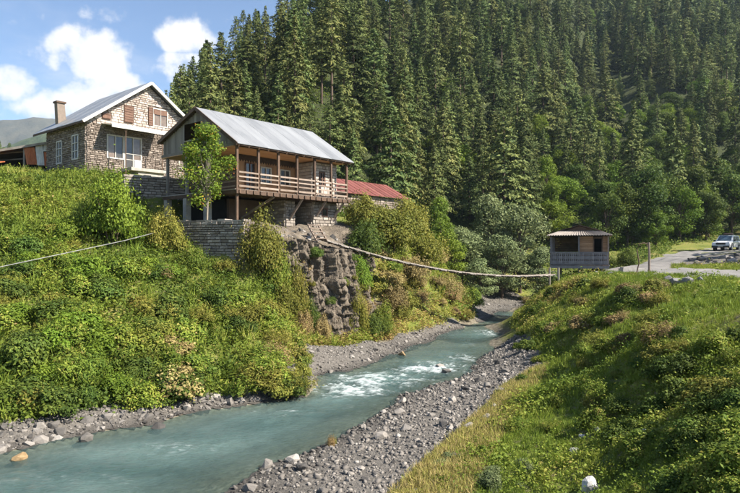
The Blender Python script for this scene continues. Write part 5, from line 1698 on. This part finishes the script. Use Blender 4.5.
# ------------------------------------------------------------------ trees
def conifer_arrays(seed, h=15.0, R=2.1, tufts=1.0, spray=.50, pine=False):
    rng = np.random.default_rng(seed)
    C, A, S, T = [], [], [], []
    z = h * (rng.uniform(.22, .36) if pine else rng.uniform(.05, .14))
    z0 = z
    while z < h * .985:
        s = (z - z0) / (h - z0)
        prof = (1 - s) ** .82 * (.80 + .20 * min(1, s / .12)) * (1 + .14 * math.sin(s * 19 + seed))
        if pine:
            prof = (1 - s) ** .5 * (.5 + .5 * min(1, s / .3)) * (1 + .3 * math.sin(s * 11 + seed))
        nb = rng.integers(4, 7) if pine else rng.integers(5, 9)
        az0 = rng.uniform(0, 6.28)
        for b in range(nb):
            if rng.uniform() < .12: continue
            az = az0 + 6.28 * b / nb + rng.normal(0, .25)
            L = max(.28, R * prof * rng.uniform(.7, 1.15))
            droop = -.12 - .28 * (1 - s) + rng.normal(0, .10) + .75 * s ** 2
            dirv = np.array([math.cos(az), math.sin(az), droop]); dirv /= np.linalg.norm(dirv)
            m = max(3, int(L * 5.2 * tufts))
            tt = rng.uniform(.18, 1.0, m) ** .75
            base = np.array([0, 0, z])
            c = base + dirv * (tt * L)[:, None]
            c[:, 2] += .16 * L * np.sin(tt * 3.1) + rng.normal(0, .07, m)
            lat = np.cross(dirv, [0, 0, 1.0])
            c += lat[None] * (rng.normal(0, .19, m) * L * (1.15 - tt * .7))[:, None]
            a = dirv[None] + lat[None] * rng.normal(0, .65, m)[:, None] + np.array([0, 0, 1.0]) * rng.normal(.05, .33, m)[:, None]
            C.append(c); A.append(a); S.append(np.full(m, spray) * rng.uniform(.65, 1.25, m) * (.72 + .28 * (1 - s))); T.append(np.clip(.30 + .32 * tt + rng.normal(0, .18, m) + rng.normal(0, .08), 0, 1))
        z += rng.uniform(.30, .52) * (1.1 - .35 * s)
    # leader
    C.append(np.array([[0, 0, h * .985], [0, 0, h * .96]])); A.append(np.array([[0, 0, 1.0], [0.05, 0, 1.0]])); S.append(np.array([.7, .7])); T.append(np.array([.6, .5]))
    C = np.concatenate(C); A = np.concatenate(A); S = np.concatenate(S); T = np.concatenate(T)
    n = len(C)
    N = unit(C * np.array([1, 1, 0]) + 1e-6) * .75 + np.array([0, 0, .5]) + rng.normal(size=(n, 3)) * .38
    V, F = leaf_quads(C, N, S, S * .32, rng, unit(A) * 4)
    return V, F, T


def trunk_mesh(h, r, mat, seed=0, bend=.2):
    rng = random.Random(seed)
    pts, rr = [], []
    for i in range(7):
        t = i / 6
        pts.append((bend * rng.uniform(-.3, .3) * t, bend * rng.uniform(-.3, .3) * t, -.6 + (h + .6) * t)); rr.append(r * (1 - .86 * t) + .01)
    return MB().tube(pts, rr, 7, cap=False).mesh("trunk", mat, True)


NV = 6
CON, CON_LOW, TRK = [], [], []
for i in range(NV):
    rr_ = random.Random(900 + i)
    slim = rr_.uniform(2.5, 3.2)
    V, F, T = conifer_arrays(500 + i, 13.0, slim * (.85 if i > 3 else 1), 3.3, pine=i > 3)
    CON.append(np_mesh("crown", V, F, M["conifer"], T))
    CON_LOW.append(conifer_arrays(540 + i, 13.0, slim * (.85 if i > 3 else 1), .12, 1.7, i > 3))
    TRK.append(trunk_mesh(12.3, .18, M["bark"], i))

rt = np.random.default_rng(5)
cand = []
yv = 50.0
while yv < 350:
    sp = 4.15 + .007 * (yv - 50)
    xv = -60.0
    while xv < .75 * yv + 15:
        x, y = xv + rt.uniform(-1.7, 1.7), yv + rt.uniform(-1.7, 1.7)
        cand.append((x, y))
        xv += sp
    yv += sp
cand = np.array(cand)
x, y = cand[:, 0], cand[:, 1]
z = height(x, y)
px = 370 + FPX * x / y; pyb = HORIZON - FPX * z / y
off = (x + 29.0) * (-.93) + (y - 75.0) * .37
base = hill_base(x)
ok = (px > -30) & (px < 775) & (pyb > -30) & (off < 2.5) & ((x > -30) | (y > 72)) & (y > base + 1.5 + 2.5 * fbm(x * .1, y * .1, 2, 3)) & (rt.uniform(0, 1, len(x)) < .93)
hollow = sstep(525, 560, px) * sstep(60, 100, pyb)
ok &= rt.uniform(0, 1, len(x)) > .5 * hollow
ok &= ~blocked(x, y) & ~((x > 22) & (y < base + 2.5))
cand = cand[ok]; z = z[ok]
hh = np.clip(rt.normal(11.4, 2.9, len(cand)), 5.5, 17.5)
# the tree line on the skyline climbs from the stone house towards the upper right
pc = 370 + FPX * cand[:, 0] / cand[:, 1]
line = 82 - .70 * (pc - 155) + rt.normal(0, 7, len(pc))
hmax = (HORIZON - line) / FPX * cand[:, 1] - z
hh = np.where(pc < 290, np.minimum(hh, hmax), hh)
okk = (hh > 4.2) & (pc > 153)
cand, z, hh = cand[okk], z[okk], hh[okk]
order = np.argsort(cand[:, 1])
sky_line = np.full(900, 600.0)
for c0, c1 in ((0, 50), (50, 190)):
    pass
vis = np.zeros(len(cand))
for i in order:
    x, y = cand[i]
    p = 370 + FPX * x / y
    top = HORIZON - FPX * (z[i] + hh[i]) / y; bot = HORIZON - FPX * (z[i] + .1 * hh[i]) / y
    wpx = FPX * 2.2 * hh[i] / 13 / y
    cols = np.arange(int(p - wpx), int(p + wpx) + 1)
    cc = np.clip(cols + 60, 0, 899)
    prof = top + (bot - top) * np.abs(cols - p) / max(wpx, 1) * .9
    visible = np.maximum(0, np.minimum(sky_line[cc], bot) - np.maximum(prof, 0))
    vis[i] = visible.sum()
    sky_line[cc] = np.minimum(sky_line[cc], prof + .12 * (bot - prof))
keep = vis > 6
cand, z, hh, vis = cand[keep], z[keep], hh[keep], vis[keep]
rank = np.argsort(-vis)
indiv = set(rank[:290].tolist())


def zone(px_, py_):
    """px_, py_: where the foot of the tree is seen"""
    band = "low" if py_ > 150 else ("halfway up" if py_ > 70 else "high")
    where = "above the two houses" if px_ < 275 else "above the red barn" if px_ < 420 else "above the willows" if px_ < 545 else "above the riverside hut" if px_ < 640 else "above the parked car"
    return f"slender conifer {band} on the wooded slope {where}", f"conifers {band} on the slope {where}"


rest = []
for i in range(len(cand)):
    if i not in indiv:
        rest.append(i); continue
    s = hh[i] / 13.0; k = int(rt.integers(0, NV))
    wdt = s * rt.uniform(.82, 1.3)
    e = empty("conifer_tree", (cand[i, 0], cand[i, 1], z[i] - .2), rt.uniform(0, 6.28))
    e.scale = (wdt, wdt, s)
    lab, grp = zone(370 + FPX * cand[i, 0] / cand[i, 1], HORIZON - FPX * z[i] / cand[i, 1])
    tag(e, lab, "conifer", grp)
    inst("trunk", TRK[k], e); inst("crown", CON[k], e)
# far trees too small to single out
far_pts = np.c_[cand[rest], z[rest] - .2]
far_s = hh[rest] / 13.0
# wooded ridge across the valley on the far left
rid = np.c_[rt.uniform(-330, -150, 260), rt.uniform(330, 400, 260)]


def ridge_h(x, y):
    return np.maximum(-6, 74 * np.clip((-150 - x) / 110, 0, 1) ** .8 * np.exp(-((y - 380) / 60) ** 2) + 6 * fbm(x / 30, y / 30, 3, 9))


near_ridge = inst("hill", grid_mesh("hill", np.arange(-520, -60, 6), np.arange(290, 520, 6), lambda X, Y: np.maximum(-6, ridge_h(X, Y)), M["soil"], zoff=-3.0))
tag(near_ridge, "wooded foothill at the far left", kind="structure")
rz_ = ridge_h(rid[:, 0], rid[:, 1]) - 3
far_pts = np.r_[far_pts, np.c_[rid, rz_]]; far_s = np.r_[far_s, rt.uniform(.7, 1.2, 260)]
V, F, T = realize(CON_LOW, far_pts, np.c_[far_s, far_s, far_s], rt, 0.0, tints=np.clip(rt.normal(.5, .13, len(far_pts)), 0, 1), tint_j=.9)
o = inst("forest", np_mesh("forest", V, F, M["conifer_far"], T)); tag(o, "dense conifer forest on the upper slopes", kind="stuff")
print("conifers", len(cand), "individual", len(indiv), "rest", len(rest), "far tris", len(F) * 2)


def broad_tree_arrays(seed, n=3600, h=9.0, R=3.0, leaf=.30, lobes=26, low=.22, lobe=1.0):
    rng = np.random.default_rng(seed)
    u = rng.uniform(0, 1, lobes)
    zc = h * (low + (.9 - low) * u)
    prof = R * np.sin(np.clip((u * .86 + .14), 0, 1) * np.pi) ** .6
    az = rng.uniform(0, 6.28, lobes); rad = prof * rng.uniform(.25, .85, lobes)
    cen = np.c_[rad * np.cos(az), rad * np.sin(az), zc]
    lr = rng.uniform(.20, .40, lobes) * R * lobe
    k = rng.integers(0, lobes, n)
    d = unit(rng.normal(size=(n, 3)))
    rr = lr[k] * (.45 + .55 * rng.uniform(0, 1, n) ** .45) * np.where(rng.uniform(0, 1, n) < .2, 1.25, 1)
    C = cen[k] + d * rr[:, None] * np.array([1, 1, .8])
    s = rng.uniform(.65, 1.3, n)
    N = d + .45 * rng.normal(size=(n, 3)) + np.array([0, 0, .3])
    V, F = leaf_quads(C, N, leaf * s, leaf * .6 * s, rng)
    T = np.clip(.5 + rng.uniform(-.22, .22, lobes)[k] + rng.normal(0, .15, n), 0, 1)
    return V, F, T, cen


def limbs(cen, h, r, mat, seed=0, trunk_top=.55):
    mb = MB(); rng = random.Random(seed)
    pts = [(0, 0, -.5), (.05, .02, h * .2), (-.03, .06, h * .42), (.02, 0, h * .8)]
    mb.tube(pts, [r, r * .8, r * .55, r * .15], 7, cap=False)
    for c in cen:
        z0 = max(h * .14, c[2] * rng.uniform(.45, .7))
        mb.tube([(0, 0, z0), (c[0] * .5, c[1] * .5, (z0 + c[2]) / 2 + .1), tuple(c)], [r * .35, r * .22, r * .06], 5, cap=False)
    return mb.mesh("trunk", mat, True)


BT = {}
for i in range(4):
    V, F, T, cen = broad_tree_arrays(700 + i, 7500, 9, 3.0, .25, 40)
    tr = limbs(cen, 9, .17, M["bark"], i)
    cr_ = np_mesh("crown", V, F, M["broad"], T)
    for mn in ("broad", "bright", "willow"):
        BT[(mn, i)] = (cr_, tr)


def broad_tree(name, p, h, R, mn, label, group=None, cat="tree"):
    cr, tr = BT[(mn, rs.randrange(4))]
    e = empty(name, p, rs.uniform(0, 6.28)); e.scale = (R / 3.0, R / 3.0, h / 9.0)
    tag(e, label, cat, group)
    inst("trunk", tr, e); dress(inst("crown", cr, e), M[mn])


def broad_px(name, px, py, d, h, R, mn, label, group=None):
    p = P(px, py, d)
    zg = float(height(np.array([p.x]), np.array([p.y]))[0])
    broad_tree(name, (p.x, p.y, zg - .2), h, R, mn, label, group)


# willows upstream
for (px, d, h, R, mn, lab) in [(520, 66, 10.5, 3.6, "willow", "tallest grey green willow next to the hut veranda"), (488, 66, 10.6, 3.0, "willow", "grey green willow standing left of the tallest willow"), (502, 62, 7.2, 2.8, "willow", "low rounded willow in front of the two tall willows"),
                               (462, 63, 6.6, 2.6, "willow", "smaller willow behind the tip of the promontory"), (540, 63, 6.0, 2.3, "willow", "low willow partly behind the hut veranda"), (448, 60, 5.6, 2.2, "bright", "green leafy tree close behind the promontory"), (480, 60, 4.6, 2.2, "willow", "small willow at the back of the gravel flat"),
                               (440, 66, 8.0, 2.0, "bright", "leafy tree rising between promontory and willows")]:
    broad_px("willow_tree" if mn == "willow" else "leafy_tree", px, 0, d, h, R, mn, lab)
# broadleaf trees behind the road and hut
for (px, d, h, R, mn) in [(606, 74, 8, 2.6, "broad"), (628, 76, 9, 3.0, "broad"), (646, 76, 11, 3.6, "broad"), (664, 80, 10, 3.4, "broad"), (680, 79, 8, 2.8, "bright"), (694, 83, 10, 3.4, "broad"), (706, 80, 7, 2.6, "broad"), (716, 86, 11, 3.8, "broad"), (732, 84, 9, 3.2, "broad"), (742, 88, 11, 3.6, "broad"), (656, 74, 5, 2.0, "bright"), (760, 84, 9, 3.2, "broad")]:
    broad_px("roadside_tree", px, 0, d, h, R, mn, "leafy tree behind the gravel road bend", "leafy trees behind the road")
# light leafy trees between the conifers
r2 = random.Random(17)
spots = [(432, 76), (447, 95), (650, 30), (656, 48), (604, 28), (590, 20), (505, 178), (560, 165), (578, 178), (592, 165), (606, 150), (618, 172), (600, 190), (575, 200), (548, 195), (630, 150), (700, 120), (712, 105), (690, 140), (722, 135), (672, 165), (705, 160), (735, 115), (640, 185), (655, 175), (430, 165), (462, 172), (520, 205), (730, 60), (690, 40), (520, 20), (470, 45), (612, 120), (588, 118), (640, 110), (735, 30)]
def leafy_label(px, py):
    mn = "bright" if r2.random() < .55 else "broad"
    tone = "light green" if mn == "bright" else "dark green"
    band = "low" if py > 150 else ("halfway up" if py > 70 else "high")
    where = "above the red barn and willows" if px < 545 else "above the riverside hut" if px < 640 else "above the parked car"
    return mn, f"{tone} leafy tree {band} on the conifer slope {where}", f"{tone} leafy trees {band} on the slope {where}"


spots += [(r2.uniform(535, 740), r2.uniform(85, 235)) for _ in range(80)] + [(r2.uniform(600, 740), r2.uniform(5, 60)) for _ in range(16)]
for (px, py) in spots:
    x, y, z = at_ground(px, py + 12, 350)
    if not math.isfinite(x): continue
    broad_tree("hillside_tree", (x, y, z - .3), r2.uniform(4.5, 9.0), r2.uniform(1.9, 3.3), *leafy_label(px, py))
# conifers at the right, outside the picture, that shade the road
for (x, y, s) in [(38, 40, 1.0), (41, 44, 1.15), (37.5, 47, .9), (44, 50, 1.1), (34, 37.5, .75), (47, 55, 1.2), (50, 60, 1.1), (53, 66, 1.2), (39, 35, .8)]:
    e = empty("conifer_tree", (x, y, float(height(np.array([x]), np.array([y]))[0]) - .2), x); e.scale = (s * 1.3, s * 1.3, s)
    tag(e, "conifer shading the gravel road from the right", "conifer", "conifers shading the road")
    k = int(x) % NV
    inst("trunk", TRK[k], e); inst("crown", CON[k], e)

# the rowan in front of the balcony house
V, F, T, cen = broad_tree_arrays(778, 7600, 5.9, 1.5, .13, 58, .2, .98)
e = empty("rowan_tree", (-8.9, 32.7, 1.45))
tag(e, "young green tree with orange tinged leaves before the plank gable", "tree")
inst("trunk", limbs(cen, 5.9, .06, M["palebark"], 3), e); inst("crown", np_mesh("crown", V, F, M["rowan"], np.clip(T * .8 + .25 * (np.random.default_rng(3).uniform(0, 1, len(T)) > .88), 0, 1)), e)

# ------------------------------------------------------------------ distant mountains
def mountain(name, prof, d, depth, label, c0, c1, seed):
    """prof: (photo x, photo y of the crest)"""
    pxs = np.linspace(prof[0][0], prof[-1][0], 150)
    top = np.interp(pxs, [p[0] for p in prof], [p[1] for p in prof])
    xs = (pxs - 370) / FPX * d
    rows = 60
    V = []
    for j in range(rows):
        v = j / (rows - 1)            # 0 foot, .6 crest, 1 back foot
        yv = d - depth + 1.6 * depth * v
        w = np.clip(v / .62, 0, 1) if v < .62 else 1 - (v - .62) / .38
        zc = (HORIZON - top) / FPX * d
        zz = -20 + (zc + 20) * w ** .9
        rg_ = np.abs(fbm(xs / (d * .06), np.full(150, yv / (d * .10)), 5, seed)) * .34 * (zc + 20) * (1 - abs(w - .5) * 1.7 if w < 1 else .1)
        V.append(np.stack([xs * yv / d, np.full(150, yv), zz - rg_ * (w < .995)], -1))
    V = np.array(V).reshape(-1, 3)
    idx = np.arange(150 * rows).reshape(rows, 150)
    F = np.stack([idx[:-1, :-1], idx[:-1, 1:], idx[1:, 1:], idx[1:, :-1]], -1).reshape(-1, 4)
    m = mat_rough(name + "_slope", [(.3, c0), (.7, c1)], 3.0 / d * 20, .95, .25, detail=9, bdist=4.0)
    o = inst(name, np_mesh(name, V, F, m, None, True)); tag(o, label, kind="structure")


mountain("mountain", [(-260, 128), (-120, 121), (-60, 117), (0, 118), (40, 115.5), (62, 118), (90, 127), (130, 140), (220, 160), (300, 190)], 1500, 420, "bare bluish mountain on the far skyline", (.055, .062, .055), (.10, .095, .075), 91)
mountain("mountain", [(-260, 170), (-60, 150), (0, 146), (24, 138), (50, 130), (80, 119), (110, 112), (150, 118), (230, 150), (300, 190)], 850, 250, "green mountain shoulder behind the stone house", (.022, .040, .018), (.075, .095, .04), 92)

# ------------------------------------------------------------------ the air
bm = MB().box(-3000, -700, -60, 3000, 3200, 420)
hm = bpy.data.materials.new("haze_air"); n, l = nt(hm)
pv = n.new("ShaderNodeVolumePrincipled"); pv.inputs["Color"].default_value = (.62, .80, 1.0, 1); pv.inputs["Density"].default_value = .00013; pv.inputs["Anisotropy"].default_value = .2
oo = n.new("ShaderNodeOutputMaterial"); l.new(pv.outputs[0], oo.inputs["Volume"])
hz_o = bm.build("haze", hm); tag(hz_o, "thin bluish valley haze", kind="stuff")
